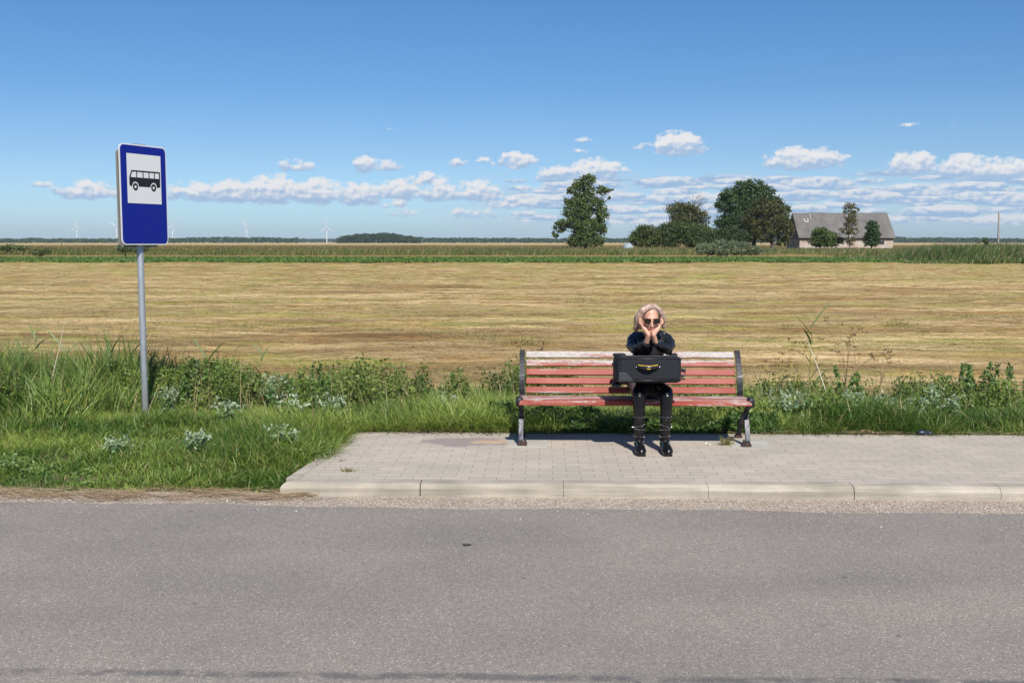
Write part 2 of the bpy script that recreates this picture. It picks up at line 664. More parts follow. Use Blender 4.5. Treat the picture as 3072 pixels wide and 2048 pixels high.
def m_concrete(col, streak=0.0):
    def f(t, b):
        o = t.obj()
        n1 = t.noise(o, 4, 5)
        n2 = t.noise(o, 120, 3, .7)
        c = t.mix(1.0, (*col, 1), t.ramp(n1, [(.3, (.8, .8, .79)), (.7, (1.12, 1.1, 1.07))]), 'MULTIPLY')
        c = t.mix(1.0, c, t.ramp(n2, [(.25, (.84, .84, .84)), (.75, (1.12, 1.12, 1.12))]), 'MULTIPLY')
        if streak:
            n3 = t.noise(t.mapping(o, scale=(1.2, 8, 26)), 1.0, 4, .6)
            c = t.mix(1.0, c, t.ramp(n3, [(.38, (.74, .73, .70)), (.6, (1.05, 1.05, 1.05))]), 'MULTIPLY')
        t.put(b.inputs['Base Color'], c)
        b.inputs['Roughness'].default_value = .88
        t.put(b.inputs['Normal'], t.bump(n2, .3, .003))
    return f


def m_soil(t, b):
    o = t.obj()
    n = t.noise(o, 7, 6, .6)
    c = t.ramp(n, [(.3, (.035, .028, .016)), (.55, (.10, .085, .04)), (.75, (.20, .16, .09))])
    t.put(b.inputs['Base Color'], c)
    b.inputs['Roughness'].default_value = 1
    t.put(b.inputs['Normal'], t.bump(n, .6, .03))


def m_field(t, b):
    o = t.obj()
    m = t.mapping(o, rot=(0, 0, RHO))
    warp = t.noise(m, 0.35, 2, .5, out=1)
    mw = t.vmath('ADD', m, t.vmath('MULTIPLY', t.vmath('SUBTRACT', warp, (.5, .5, .5)), (0, .9, 0)))
    row = t.noise(t.mapping(mw, scale=(.35, 3.6, 1)), 1.0, 5, .6)
    fib = t.noise(t.mapping(mw, scale=(4, 46, 1)), 1.0, 4, .65)
    fib2 = t.noise(t.mapping(mw, scale=(14, 50, 1), rot=(0, 0, .3)), 1.0, 3, .65)
    patch = t.noise(t.mapping(m, scale=(.11, .25, 1)), 1.0, 4, .55)
    s1 = t.noise(t.mapping(mw, scale=(.42, 2.5, 1), loc=(3, 0, 0)), 1.0, 8, .70, .3)
    s2 = t.noise(t.mapping(mw, scale=(.12, .50, 1), loc=(7, 2, 0)), 1.0, 6, .66)
    s3 = t.noise(t.mapping(mw, scale=(2.6, 8, 1), loc=(1, 9, 0)), 1.0, 5, .75)
    fsum = t.math('ADD', t.math('ADD', t.math('MULTIPLY', s1, .36), t.math('MULTIPLY', s2, .27)), t.math('ADD', t.math('MULTIPLY', s3, .29), t.math('MULTIPLY', fib, .08)))
    c = t.ramp(fsum, [(.37, (.100, .054, .017)), (.44, (.205, .126, .044)), (.50, (.310, .208, .078)), (.555, (.42, .300, .130)), (.62, (.66, .52, .29))])
    c2 = t.ramp(fib2, [(.25, (.6, .56, .5)), (.5, (1, 1, 1)), (.75, (1.22, 1.2, 1.15))])
    c = t.mix(.8, c, c2, 'MULTIPLY')
    green = t.math('MULTIPLY', t.math('SUBTRACT', 1.0, t.smooth(s1, .44, .56)), t.smooth(patch, .34, .58))
    gcol = t.ramp(fib2, [(.2, (.13, .145, .03)), (.8, (.33, .30, .085))])
    c = t.mix(t.math('MULTIPLY', green, .85), c, gcol)
    pt2 = t.noise(t.mapping(m, scale=(.05, .16, 1), loc=(31, 8, 0)), 1.0, 6, .68)
    c = t.mix(t.math('MULTIPLY', t.smooth(pt2, .48, .62), .7), c, t.mix(s3, (.15, .068, .020), (.42, .25, .10)))
    pt3 = t.noise(t.mapping(m, scale=(.16, .5, 1), loc=(3, 48, 0)), 1.0, 6, .65)
    c = t.mix(t.math('MULTIPLY', t.smooth(pt3, .50, .62), .65), c, t.mix(fib2, (.17, .19, .035), (.36, .33, .10)))
    brown = t.math('MULTIPLY', t.math('SUBTRACT', 1.0, t.smooth(patch, .33, .47)), t.smooth(t.noise(t.mapping(mw, scale=(.5, 2.2, 1), loc=(5, 5, 0)), 1, 4), .42, .6))
    c = t.mix(t.math('MULTIPLY', brown, .55), c, (.20, .105, .035))
    t.put(b.inputs['Base Color'], c)
    b.inputs['Roughness'].default_value = .9
    b.inputs['Specular IOR Level'].default_value = .2
    h = t.math('ADD', t.math('MULTIPLY', s1, .7), t.math('MULTIPLY', s3, .3))
    t.put(b.inputs['Normal'], t.bump(h, .6, .25))


def m_meadow(t, b):
    o = t.obj()
    n1 = t.noise(t.mapping(o, scale=(.02, .06, 1)), 1.0, 5, .6)
    n2 = t.noise(t.mapping(o, scale=(.5, .5, 1)), 1.0, 5, .7)
    c = t.ramp(n1, [(.3, (.13, .12, .035)), (.5, (.24, .17, .065)), (.7, (.33, .23, .10))])
    c = t.mix(1.0, c, t.ramp(n2, [(.3, (.6, .62, .6)), (.7, (1.25, 1.2, 1.15))]), 'MULTIPLY')
    # pale stubble band just before the far woods
    y = t.sep(o)[1]
    far = t.smooth(y, 700.0, 900.0)
    c = t.mix(t.math('MULTIPLY', far, .8), c, (.47, .36, .18))
    t.put(b.inputs['Base Color'], c)
    b.inputs['Roughness'].default_value = 1
    b.inputs['Specular IOR Level'].default_value = .1


MAT = {}
MAT['asphalt'] = material('asphalt', m_asphalt)
MAT['gravel'] = material('gravel', m_gravel)
MAT['paver'] = material('paver', m_paver)
MAT['kerb'] = material('kerb_concrete', m_concrete((.385, .345, .285), 1))
MAT['pad'] = material('pad_concrete', m_concrete((.40, .38, .34)))
MAT['soil'] = material('soil', m_soil)
MAT['field'] = material('mown_field', m_field)
MAT['meadow'] = material('meadow', m_meadow)


def colmat(name, rough=.55, trans=.3, spec=.35):
    m = bpy.data.materials.new(name)
    m.use_nodes = True
    t = NT(m.node_tree)
    b = t.n['Principled BSDF']
    a = t.new('ShaderNodeAttribute', attribute_name='Col')
    t.put(b.inputs['Base Color'], a.outputs['Color'])
    b.inputs['Roughness'].default_value = rough
    b.inputs['Specular IOR Level'].default_value = spec
    if trans:
        tr = t.new('ShaderNodeBsdfTranslucent')
        t.put(tr.inputs['Color'], a.outputs['Color'])
        mx = t.new('ShaderNodeMixShader')
        mx.inputs[0].default_value = trans
        t.l.new(b.outputs[0], mx.inputs[1])
        t.l.new(tr.outputs[0], mx.inputs[2])
        t.l.new(mx.outputs[0], t.n['Material Output'].inputs['Surface'])
    return m


MAT['grass'] = colmat('grass_blades', .45, .35, .4)
MAT['leaf'] = colmat('leaves', .5, .25, .35)
MAT['straw'] = colmat('straw', .6, .15, .3)


# ------------------------------------------------------------------ generic scatter
def blades(base, hgt, wid, lean, azim, bend, col, name, mat, parent=None):
    """grass blades of three quads each"""
    n = len(base)
    ld = np.stack([np.cos(azim), np.sin(azim), np.zeros(n)], 1)
    ang = azim + PI / 2 + RNG.normal(0, .7, n)
    sd = np.stack([np.cos(ang), np.sin(ang), np.zeros(n)], 1)
    V = np.zeros((n, 8, 3), np.float32)
    for i, (f, wf) in enumerate([(0, .8), (.38, 1.0), (.72, .7), (1.0, .08)]):
        off = (lean * f + bend * f * f)[:, None] * ld * hgt[:, None]
        zf = f - .45 * (bend * f * f)
        c = base + off
        c[:, 2] += hgt * np.clip(zf, 0, 1)
        V[:, 2 * i] = c - sd * (wid * wf * .5)[:, None]
        V[:, 2 * i + 1] = c + sd * (wid * wf * .5)[:, None]
    k = np.arange(n)[:, None] * 8
    F = np.concatenate([k + np.array([[0, 1, 3, 2]]), k + np.array([[2, 3, 5, 4]]), k + np.array([[4, 5, 7, 6]])], 0)
    C = np.repeat(col, 8, axis=0)
    return np_mesh(name, V.reshape(-1, 3), F, mat, parent, C)


def leaf_quads(cen, size, asp=1.6, up=None, jitter=1.0):
    """random quads; returns V,F"""
    n = len(cen)
    a = RNG.normal(size=(n, 3)) * jitter
    if up is not None:
        a = a + up
    a /= np.linalg.norm(a, axis=1)[:, None] + 1e-9
    r = RNG.normal(size=(n, 3))
    u = np.cross(a, r)
    u /= np.linalg.norm(u, axis=1)[:, None] + 1e-9
    w = np.cross(a, u)
    s = (np.ones(n) * size) if np.isscalar(size) else size
    hu = u * (s * .5 * asp)[:, None]
    hw = w * (s * .5)[:, None]
    V = np.stack([cen - hu, cen - hw * .9, cen + hu, cen + hw * .9], 1).reshape(-1, 3)
    F = (np.arange(n)[:, None] * 4 + np.array([[0, 1, 2, 3]]))
    return V, F


# ------------------------------------------------------------------ setting: ground, road, pavement
def sheet(name, pts, z, mat, kind='structure'):
    me = bpy.data.meshes.new(name)
    me.from_pydata([(p[0], p[1], z) for p in pts], [], [tuple(range(len(pts)))])
    me.update()
    o = link_mesh(name, me, mat)
    tag(o, kind=kind)
    return o


sheet('ground', [(-6000, -300), (6000, -300), (6000, 9000), (-6000, 9000)], Z_FIELD - .06, MAT['meadow'])

re_l = T_ROADEDGE_L
tL = NN.dot(T_ROADEDGE_L)
tR = NN.dot(T_ROADEDGE_R)


def road_edge_t(s):
    w = 0.02 * math.sin(s * 2.1) + .013 * math.sin(s * 5.3 + 1) + .006 * math.sin(s * 17)
    return np.interp(s, [-4, -1.2, 4], [tL, (tL + tR) / 2 - .02, tR]) + w


ss = np.linspace(-40, 40, 1200)
pts = [ST(-40, -8)[:2], ST(40, -8)[:2]] + [tuple(ST(s, road_edge_t(s))[:2]) for s in ss[::-1]]
me = bpy.data.meshes.new('road')
top = [(p[0], p[1], Z_ROAD) for p in pts]
me.from_pydata(top, [], [tuple(range(len(top)))])
me.update()
tag(link_mesh('road', me, MAT['asphalt']), kind='structure')
pg = [ST(-40, 6.0), ST(40, 6.0), ST(40, T_KERB + .6), ST(-40, T_KERB + .6)]
sheet('gravel_shoulder', [p[:2] for p in pg], Z_ROAD - .004, MAT['gravel'])

# loose stones on the shoulder
n = 5200
s = RNG.uniform(-5, 6, n)
ete = np.array([road_edge_t(v) for v in s])
t = ete + RNG.beta(1.0, 1.2, n) * (T_KERB - ete + .02)
t = np.where(RNG.random(n) < .12, ete - RNG.exponential(.12, n), t)
inside = (t > T_KERB - .01) & (s > PAVE_FL.x - .02)
s, t = s[~inside], t[~inside]
n = len(s)
cen = np.stack([s * E.x + t * NN.x, s * E.y + t * NN.y, np.full(n, Z_ROAD + .001)], 1)
r = np.clip(RNG.lognormal(math.log(.0034), .4, n), .0015, .012)
oct_ = np.array([[1, 0, 0], [0, 1, 0], [-1, 0, 0], [0, -1, 0], [0, 0, .7], [0, 0, -.5]])
V = cen[:, None, :] + oct_[None] * (r[:, None] * RNG.uniform(.7, 1.35, (n, 6)))[:, :, None]
tri = np.array([[0, 1, 4], [1, 2, 4], [2, 3, 4], [3, 0, 4]])
F = (np.arange(n)[:, None, None] * 6 + tri[None]).reshape(-1, 3)
g = RNG.uniform(.22, .6, n)
colr = np.stack([g, g * RNG.uniform(.82, .95, n), g * RNG.uniform(.65, .86, n)], 1)
MAT['stone'] = colmat('stones', .8, 0)
tag(np_mesh('loose_gravel', V.reshape(-1, 3), F, MAT['stone'], None, np.repeat(colr, 6, 0)), kind='stuff')

# pavement of block pavers with its edging
pv = [PAVE_FL + ST(.10, .155) - ST(0, 0), ST(24, T_KERB + .155), ST(24, T_BACK), PAVE_BL + Vector((.075, 0, 0))]
pv[0] = ST(E.dot(PAVE_FL) + .045, T_KERB + .155)
pv[3] = ST(E.dot(PAVE_BL) + .045, T_BACK)
me = bpy.data.meshes.new('pavement')
me.from_pydata([(p[0], p[1], 0) for p in pv] + [(p[0], p[1], -.2) for p in pv], [], [(0, 1, 2, 3), (0, 4, 5, 1), (1, 5, 6, 2), (2, 6, 7, 3), (3, 7, 4, 0)])
me.update()
tag(link_mesh('pavement', me, MAT['paver']), kind='structure')


def kerb_block(s0, s1, mb, skew0=0.0):
    """kerb profile extruded along the road"""
    prof = [(0.0, -.3), (0.0, -.034), (.010, -.018), (.030, -.004), (.045, .002), (.153, .002), (.153, -.3)]
    vs = []
    for k, (q, z) in enumerate(prof):
        vs.append(ST(s0 + skew0 * q / .153, T_KERB + q, z))
    for k, (q, z) in enumerate(prof):
        vs.append(ST(s1, T_KERB + q, z))
    m = len(prof)
    fs = [tuple(range(m)), tuple(range(2 * m - 1, m - 1, -1))] + [(i, i + 1, i + 1 + m, i + m) for i in range(m - 1)]
    mb.add(vs, fs)


mb = MB()
s_first = E.dot(G(846, 1480, Z_ROAD))
s_j = E.dot(G(1262, 1470, -.05))
kerb_block(s_first, s_j - .004, mb, .12)
for k in range(23):
    jj = .0015 if k % 3 else .004
    kerb_block(s_j + k * 1.0 + jj, s_j + (k + 1) * 1.0 - .0015, mb)
tag(mb.build('kerb', MAT['kerb']), kind='structure')
# thin edging kerb on the left end and behind
mb = MB()
a0 = ST(E.dot(PAVE_FL), T_KERB + .155, 0)
a1 = ST(E.dot(PAVE_BL), T_BACK + .06, 0)
dv = (a1 - a0).normalized()
nv = Vector((dv.y, -dv.x, 0))
for k in range(2):
    p0 = a0 + dv * ((a1 - a0).length * k / 2 + (.003 if k else 0))
    p1 = a0 + dv * ((a1 - a0).length * (k + 1) / 2 - .003)
    vs = [p0, p1, p1 + nv * .078, p0 + nv * .118 if k == 0 else p0 + nv * .1]
    vs[3] = p0 + nv * .085
    mb.add([(v[0], v[1], .004) for v in vs] + [(v[0], v[1], -.25) for v in vs], [(0, 1, 2, 3), (0, 4, 5, 1), (1, 5, 6, 2), (2, 6, 7, 3), (3, 7, 4, 0)])
sb = E.dot(PAVE_BL) + .08
for k in range(20):
    p0, p1 = ST(sb + k, T_BACK + .002), ST(sb + k + .994, T_BACK + .002)
    vs = [p0, p1, p1 + NN * .058, p0 + NN * .058]
    mb.add([(v[0], v[1], .002) for v in vs] + [(v[0], v[1], -.25) for v in vs], [(0, 1, 2, 3), (0, 4, 5, 1), (1, 5, 6, 2), (2, 6, 7, 3), (3, 7, 4, 0)])
tag(mb.build('edging_kerb', MAT['kerb']), kind='structure')

# verge soil
gx = np.linspace(-14, 16, 220)
gy = np.linspace(T_KERB - .35, T_FIELD + .9, 80)
X, Y = np.meshgrid(gx, gy)
S_, T_ = X, Y
XX = S_ * E.x + T_ * NN.x
YY = S_ * E.y + T_ * NN.y
ZZ = ground_z(XX, YY) + .05 * (fbm(XX * 2, YY * 2, 3) - .5)
ZZ = np.where((T_ < T_BACK + .08) & (S_ > PAVE_FL.x - .1), -.16, ZZ)
lim = T_KERB + .02 + .16 * (fbm(S_ * 2.2, S_ * 0, 5) - .5)
ZZ = np.where(T_ < T_BACK, -.096 + np.clip((T_ - lim) * .035, -.02, .03) + .012 * (fbm(XX * 9, YY * 9, 4) - .5), ZZ)
ZZ = np.where((T_ < T_BACK + .08) & (S_ > PAVE_FL.x - .1 + .2 * (T_ - T_KERB) / (T_BACK - T_KERB)), -.16, ZZ)
ZZ = np.where(T_ > T_BACK + .5, ground_z(XX, YY) + .05 * (fbm(XX * 2, YY * 2, 3) - .5), ZZ)
V = np.stack([XX, YY, ZZ], -1).reshape(-1, 3)
nx, ny = len(gx), len(gy)
idx = np.arange(nx * ny).reshape(ny, nx)
F = np.stack([idx[:-1, :-1], idx[:-1, 1:], idx[1:, 1:], idx[1:, :-1]], -1).reshape(-1, 4)
tag(np_mesh('verge', V, F, MAT['soil'], smooth=True), kind='structure')

# mown field with its rows of lying straw
Y_STRIP0 = G(1536, 789, Z_FIELD).y
Y_STRIP1 = G(1536, 774, Z_FIELD).y
gy = np.concatenate([np.linspace(T_FIELD, 30, 560), np.geomspace(30.1, Y_STRIP0 + 3, 340)])
gx = np.linspace(-1, 1, 520)
XX = gx[None, :] * (gy[:, None] * .80 + 12)
YY = gy[:, None] + 0 * XX


def field_h(X, Y):
    w = 1.1 * fbm(X * .12, Y * .12, 9)
    amp = np.clip(.05 + Y * .002, 0, .16)
    return Z_FIELD + amp * (fbm(X * .45, (Y + w * 2) * 2.6, 21, 4) - .5) * 2 + .10 * (fbm(X * .1, Y * .2, 4) - .5)


T_ = XX * NN.x + YY * NN.y
ZZ = field_h(XX, YY)
V = np.stack([XX, YY - RHO * XX * 0, ZZ], -1).reshape(-1, 3)
nx, ny = len(gx), len(gy)
idx = np.arange(nx * ny).reshape(ny, nx)
F = np.stack([idx[:-1, :-1], idx[:-1, 1:], idx[1:, 1:], idx[1:, :-1]], -1).reshape(-1, 4)
tag(np_mesh('field', V, F, MAT['field'], smooth=True), kind='structure')
sheet('outer_field', [(-600, 40), (600, 40), (600, 152), (-600, 152)], Z_FIELD - .055, MAT['field'])

# straw lying on the field
n = 130000
yy = (RNG.random(n) * (T_FIELD ** -.6 - 95 ** -.6) + 95 ** -.6) ** (-1 / .6)
xx = RNG.uniform(-1, 1, n) * (yy * .53 + 1)
w_ = 1.1 * fbm(xx * .12, yy * .12, 9)
keep = fbm(xx * .45, (yy + w_ * 2) * 2.6, 21, 4) + RNG.normal(0, .07, n) > .47
xx, yy = xx[keep], yy[keep]
n = len(xx)
L = RNG.uniform(.12, .5, n) * np.clip(yy / 16, .8, 3)
ang = RNG.normal(0, .22, n) + RHO * -1 + .5 * (fbm(xx * .5, yy * .5, 31) - .5)
ang = np.where(RNG.random(n) < .18, RNG.uniform(-1.5, 1.5, n), ang)
d = np.stack([np.cos(ang), np.sin(ang), RNG.normal(0, .05, n)], 1)
z0 = field_h(xx, yy) + RNG.uniform(.004, .045, n)
c = np.stack([xx, yy, z0], 1)
wid = .0032 * np.clip(yy / 12, 1, 5) * RNG.uniform(.7, 1.5, n)
up = np.stack([RNG.normal(0, .5, n), -np.ones(n) * .3, np.ones(n)], 1)
sd = np.cross(d, up)
sd /= np.linalg.norm(sd, axis=1)[:, None]
bow = RNG.normal(0, .05, n) * L
V = np.zeros((n, 6, 3), np.float32)
for i, f in enumerate((-.5, 0, .5)):
    cc = c + d * (L * f)[:, None] + sd * (bow * (1 - 4 * f * f))[:, None]
    V[:, 2 * i] = cc - sd * (wid * .5)[:, None]
    V[:, 2 * i + 1] = cc + sd * (wid * .5)[:, None]
k = np.arange(n)[:, None] * 6
F = np.concatenate([k + np.array([[0, 1, 3, 2]]), k + np.array([[2, 3, 5, 4]])], 0)
w2_ = 2.5 * fbm(xx * .1, yy * .1, 62, 2)
tn_ = np.clip(RNG.beta(2.2, 2.0, n) * .6 + (fbm(xx * .20, (yy + w2_) * 1.3, 61, 4) - .36) * 1.6, 0, 1)
colr = lerpc((.14, .078, .027), (.68, .52, .28), tn_)
tag(np_mesh('mown_straw', V.reshape(-1, 3), F, MAT['straw'], None, np.repeat(colr, 6, 0)), kind='stuff')

# sparse green regrowth between the rows
n = 60000
yy = (RNG.random(n) * (T_FIELD ** -.5 - 60 ** -.5) + 60 ** -.5) ** (-2)
xx = RNG.uniform(-1, 1, n) * (yy * .53 + 1)
pk = fbm(xx * .25, yy * .5, 77, 3)
near = np.clip((17 - yy) / 5, 0, 1) * .12
keep = (pk + near + RNG.normal(0, .05, n)) > .56
xx, yy = xx[keep], yy[keep]
n = len(xx)
base = np.stack([xx, yy, field_h(xx, yy) - .01], 1)
hg = RNG.uniform(.03, .13, n)
colr = lerpc((.10, .14, .02), (.36, .33, .10), RNG.random(n))
o = blades(base, hg, .004 * np.clip(yy / 12, 1, 4), RNG.uniform(0, .8, n), RNG.uniform(0, 2 * PI, n), RNG.uniform(.1, .8, n), colr, 'field_regrowth', MAT['grass'])
tag(o, kind='stuff')

# ragged tussocks left standing on the mown field
n = 9000
cl = [(P(1130, 985, G(1130, 1000, Z_FIELD).y), .55), (P(1330, 1000, G(1330, 1010, Z_FIELD).y), .8), (P(1450, 1010, G(1450, 1020, Z_FIELD).y), .7), (P(2150, 1040, G(2150, 1060, Z_FIELD).y), .7), (P(2900, 950, G(2900, 955, Z_FIELD).y), .9),
      (P(720, 975, G(720, 975, Z_FIELD).y), .5), (P(2700, 985, G(2700, 985, Z_FIELD).y), .5), (P(1750, 905, G(1750, 905, Z_FIELD).y), .8), (P(1560, 1030, G(1560, 1040, Z_FIELD).y), .6), (P(300, 950, G(300, 950, Z_FIELD).y), .5)]
cx_ = np.array([c[0].x for c in cl]); cy_ = np.array([c[0].y for c in cl]); cr_ = np.array([c[1] for c in cl])
ix = RNG.integers(0, len(cl) + 4, n)
rnd = ix >= len(cl)
jx = np.minimum(ix, len(cl) - 1)
X = np.where(rnd, 0, cx_[jx] + RNG.normal(0, 1, n) * cr_[jx] * .5)
Y = np.where(rnd, 0, cy_[jx] + RNG.normal(0, 1, n) * cr_[jx] * .35)
yr = RNG.uniform(14, 40, n)
xr = RNG.uniform(-1, 1, n) * yr * .52
ok = fbm(xr * .8, yr * .8, 515, 3) > .64
X = np.where(rnd, xr, X); Y = np.where(rnd, yr, Y)
sel = ~rnd | ok
X, Y = X[sel], Y[sel]
k = len(X)
base = np.stack([X, Y, field_h(X, Y) - .01], 1)
c = lerpc((.22, .23, .05), (.56, .44, .20), RNG.random(k))
tag(blades(base, RNG.uniform(.04, .16, k), .005 * np.clip(Y / 12, 1, 3), RNG.uniform(.2, 1.3, k), RNG.normal(.3, 1.2, k), RNG.uniform(.2, 1.1, k), c, 'field_tussocks', MAT['grass']), kind='stuff')

# green crop strip
n = 92000
yy = RNG.uniform(Y_STRIP0, Y_STRIP1, n)
xx = RNG.uniform(-1, 1, n) * (yy * .72 + 3)
edge = Y_STRIP0 + 2.2 * (fbm(xx * .25, xx * 0, 8) - .5) * 2 + np.clip(xx - 25, 0, 100) * -.02
m_ = yy > edge
xx, yy = xx[m_], yy[m_]
zz = Z_FIELD + RNG.random(len(xx)) ** .6 * .17
V, F = leaf_quads(np.stack([xx, yy, zz], 1), RNG.uniform(.10, .26, len(xx)), 1.5, up=np.array([0, -.5, 1.2]))
colr = lerpc((.045, .095, .014), (.125, .195, .035), RNG.random(len(xx)))
tag(np_mesh('green_crop', V, F, MAT['leaf'], None, np.repeat(colr, 4, 0)), kind='stuff')
sheet('crop_soil', [(-400, Y_STRIP0), (400, Y_STRIP0), (400, Y_STRIP1), (-400, Y_STRIP1)], Z_FIELD + .07, material('crop_ground', color=(.055, .10, .02), rough=1))


# tall meadow grass and reeds beyond
def far_grass(name, x0, x1, y0, y1, n, h0, h1, w, cols, seed, edge=0.0, dens=.4, taper=False):
    yy = y0 + (y1 - y0) * RNG.random(n) ** 1.3
    xx = RNG.uniform(x0, x1, n) * yy
    cl = fbm(xx * .09, yy * .06, seed, 4)
    keep = cl + RNG.normal(0, .06, n) > dens
    xx, yy, cl = xx[keep], yy[keep], cl[keep]
    if taper:
        tp = np.clip((xx / yy - .335 - .02 * (fbm(xx * .2, yy * .2, 3) - .5)) / .06, 0, 1)
        ok = (RNG.random(len(xx)) < .1 + tp) & (yy > 100 - 6 * tp + 9 * (fbm(xx * .3, xx * 0, 6) - .5))
        xx, yy, cl, tp = xx[ok], yy[ok], cl[ok], tp[ok]
    k = len(xx)
    hg = (h0 + (h1 - h0) * np.clip((cl - .35) * 3, 0, 1)) * RNG.uniform(.6, 1.25, k) * ((.35 + .65 * tp) if taper else 1.0)
    base = np.stack([xx, yy, np.full(k, Z_FIELD - .06)], 1)
    tcol = np.clip(fbm(xx * .3, yy * .12, seed + 5, 3) * 1.7 - .35 + RNG.normal(0, .16, k), 0, 1)
    c = lerpc(cols[0], cols[1], tcol)
    br = RNG.random(k) < .22
    c[br] = lerpc(cols[2], cols[2], np.zeros(br.sum())) * RNG.uniform(.7, 1.2, (br.sum(), 1))
    o = blades(base, hg, w * RNG.uniform(.6, 1.4, k), RNG.uniform(0, .25, k), RNG.uniform(-.9, .9, k), RNG.uniform(0, .35, k), c, name, MAT['grass'])
    return tag(o, kind='stuff')


YR0 = G(1536, 765, Z_FIELD).y
far_grass('meadow_grass', -.72, .72, YR0, YR0 + 70, 72000, .4, .95, .09, [(.085, .135, .032), (.19, .215, .065), (.36, .27, .12)], 50, dens=.36)
far_grass('brown_meadow_grass', -.72, .72, YR0 + 60, YR0 + 330, 56000, .35, .7, .22, [(.14, .15, .045), (.25, .19, .075), (.33, .24, .10)], 80, dens=.30)
far_grass('ditch_weeds', .30, .53, 96, 150, 52000, .35, 1.75, .07, [(.06, .11, .022), (.15, .20, .055), (.30, .25, .12)], 63, dens=.30, taper=True)
far_grass('reed_bed', -.05, .52, YR0 + 25, 215, 30000, .5, 1.0, .08, [(.09, .125, .04), (.16, .18, .07), (.30, .24, .12)], 99, dens=.38)


# ------------------------------------------------------------------ near verge grass
def in_pave(s, t):
    # signed: inside pavement region with margin
    sl = np.interp(t, [T_KERB, T_BACK], [PAVE_FL.x - .02, E.dot(PAVE_BL)])
    return (s > sl - .01) & (t < T_BACK + .075)


def verge_grass(name, n, s0, s1, hfun, wid, colA, colB, seed, dens=.30, t1=None, beta=None, lean=(.05, .7), bend=(.1, 1.1)):
    s = RNG.uniform(s0, s1, n)
    t = RNG.uniform(T_KERB + .02, t1 or T_FIELD + .5, n)
    ok = ~in_pave(s, t)
    s, t = s[ok], t[ok]
    f = fbm(s * 1.3, t * 1.3, seed, 4)
    ragged = T_KERB + .02 + .16 * fbm(s * 2.2, s * 0, 5) + .10 * (fbm(s * 7, s * 0, 9) - .5)
    ok = (f + RNG.normal(0, .08, len(s)) > dens) & (t > ragged + RNG.normal(0, .03, len(s)))
    s, t, f = s[ok], t[ok], f[ok]
    X = s * E.x + t * NN.x
    Y = s * E.y + t * NN.y
    hg = hfun(s, t) * (.55 + .9 * np.clip(f, 0, 1)) * RNG.uniform(.6, 1.25, len(s))
    zz = np.where(t < T_BACK + .3, -.085 + .03 * np.clip(t - T_KERB, 0, 1), ground_z(X, Y))
    base = np.stack([X, Y, zz - .01], 1)
    k = len(s)
    mixv = np.clip(.5 + 2.6 * (fbm(s * 1.1, t * 1.6, seed + 3, 4) - .5) + RNG.normal(0, .22, k), 0, 1)
    c = lerpc(colA, colB, mixv)
    dry = RNG.random(k) < .06 + .12 * np.clip(fbm(s * 1.5, t * 2.5, seed + 40, 3) - .5, 0, 1)
    c[dry] = np.array((.42, .34, .15)) * RNG.uniform(.6, 1.1, (dry.sum(), 1))
    az = RNG.uniform(0, 2 * PI, k)
    o = blades(base, hg, wid * RNG.uniform(.6, 1.4, k), RNG.uniform(*lean, k), az, RNG.uniform(*bend, k), c, name, MAT['grass'])
    return tag(o, kind='stuff')


def h_short(s, t):
    h = np.interp(t - T_KERB, [0, .25, .8, 1.6, 2.4, 3.2, 5], [.045, .085, .11, .13, .14, .16, .16]) * (.7 + .6 * fbm(s * 1.7, t * 1.7, 333, 3))
    edge = np.clip((s - np.interp(t, [T_KERB, T_BACK], [PAVE_FL.x, E.dot(PAVE_BL)]) + .35) / .35, 0, 1) * (t < T_BACK)
    return h * (1 - .45 * edge) * (1 + .8 * np.clip((s + 3.2) / .8, 0, 1) * np.clip((t - T_KERB - .5) / .5, 0, 1))


def h_back(s, t):
    return np.interp(t - T_BACK, [0, .12, .5, 1.4, 2.4, 3.2], [.10, .18, .26, .26, .22, .12]) * np.where(s < -1.2, 1.0, 1.0)


verge_grass('verge_grass', 230000, -7.2, 0.2, lambda s, t: np.where(t < T_BACK + .3, h_short(s, t), np.interp(t - T_BACK, [.3, 1.2, 1.8, 3], [.15, .17, .26, .18]) * (.6 + .8 * fbm(s * 1.4, t * 1.4, 334, 3)) * np.where(s > -1.7, 1.25, 1.0)), .0065, (.065, .140, .018), (.29, .365, .070), 11)
verge_grass('back_grass', 230000, -1.6, 8.0, h_back, .007, (.060, .130, .018), (.29, .36, .08), 13, dens=.28)
verge_grass('tall_left_grass', 36000, -7.5, -2.6, lambda s, t: np.interp(t - T_KERB + np.interp(s, [-4.5, -3.95], [1.1, 0]), [0, 3.0, 3.5, 4.0, 5], [0, 0, .36, .54, .62]) * np.interp(s, [-7, -4.3, -2.6], [1.25, 1.0, .5]) * (.6 + .8 * fbm(s * 1.2, t * 1.2, 335, 3)), .012, (.060, .125, .022), (.23, .31, .07), 17, dens=.40, t1=T_FIELD + .6, lean=(.05, .35), bend=(.0, .55))
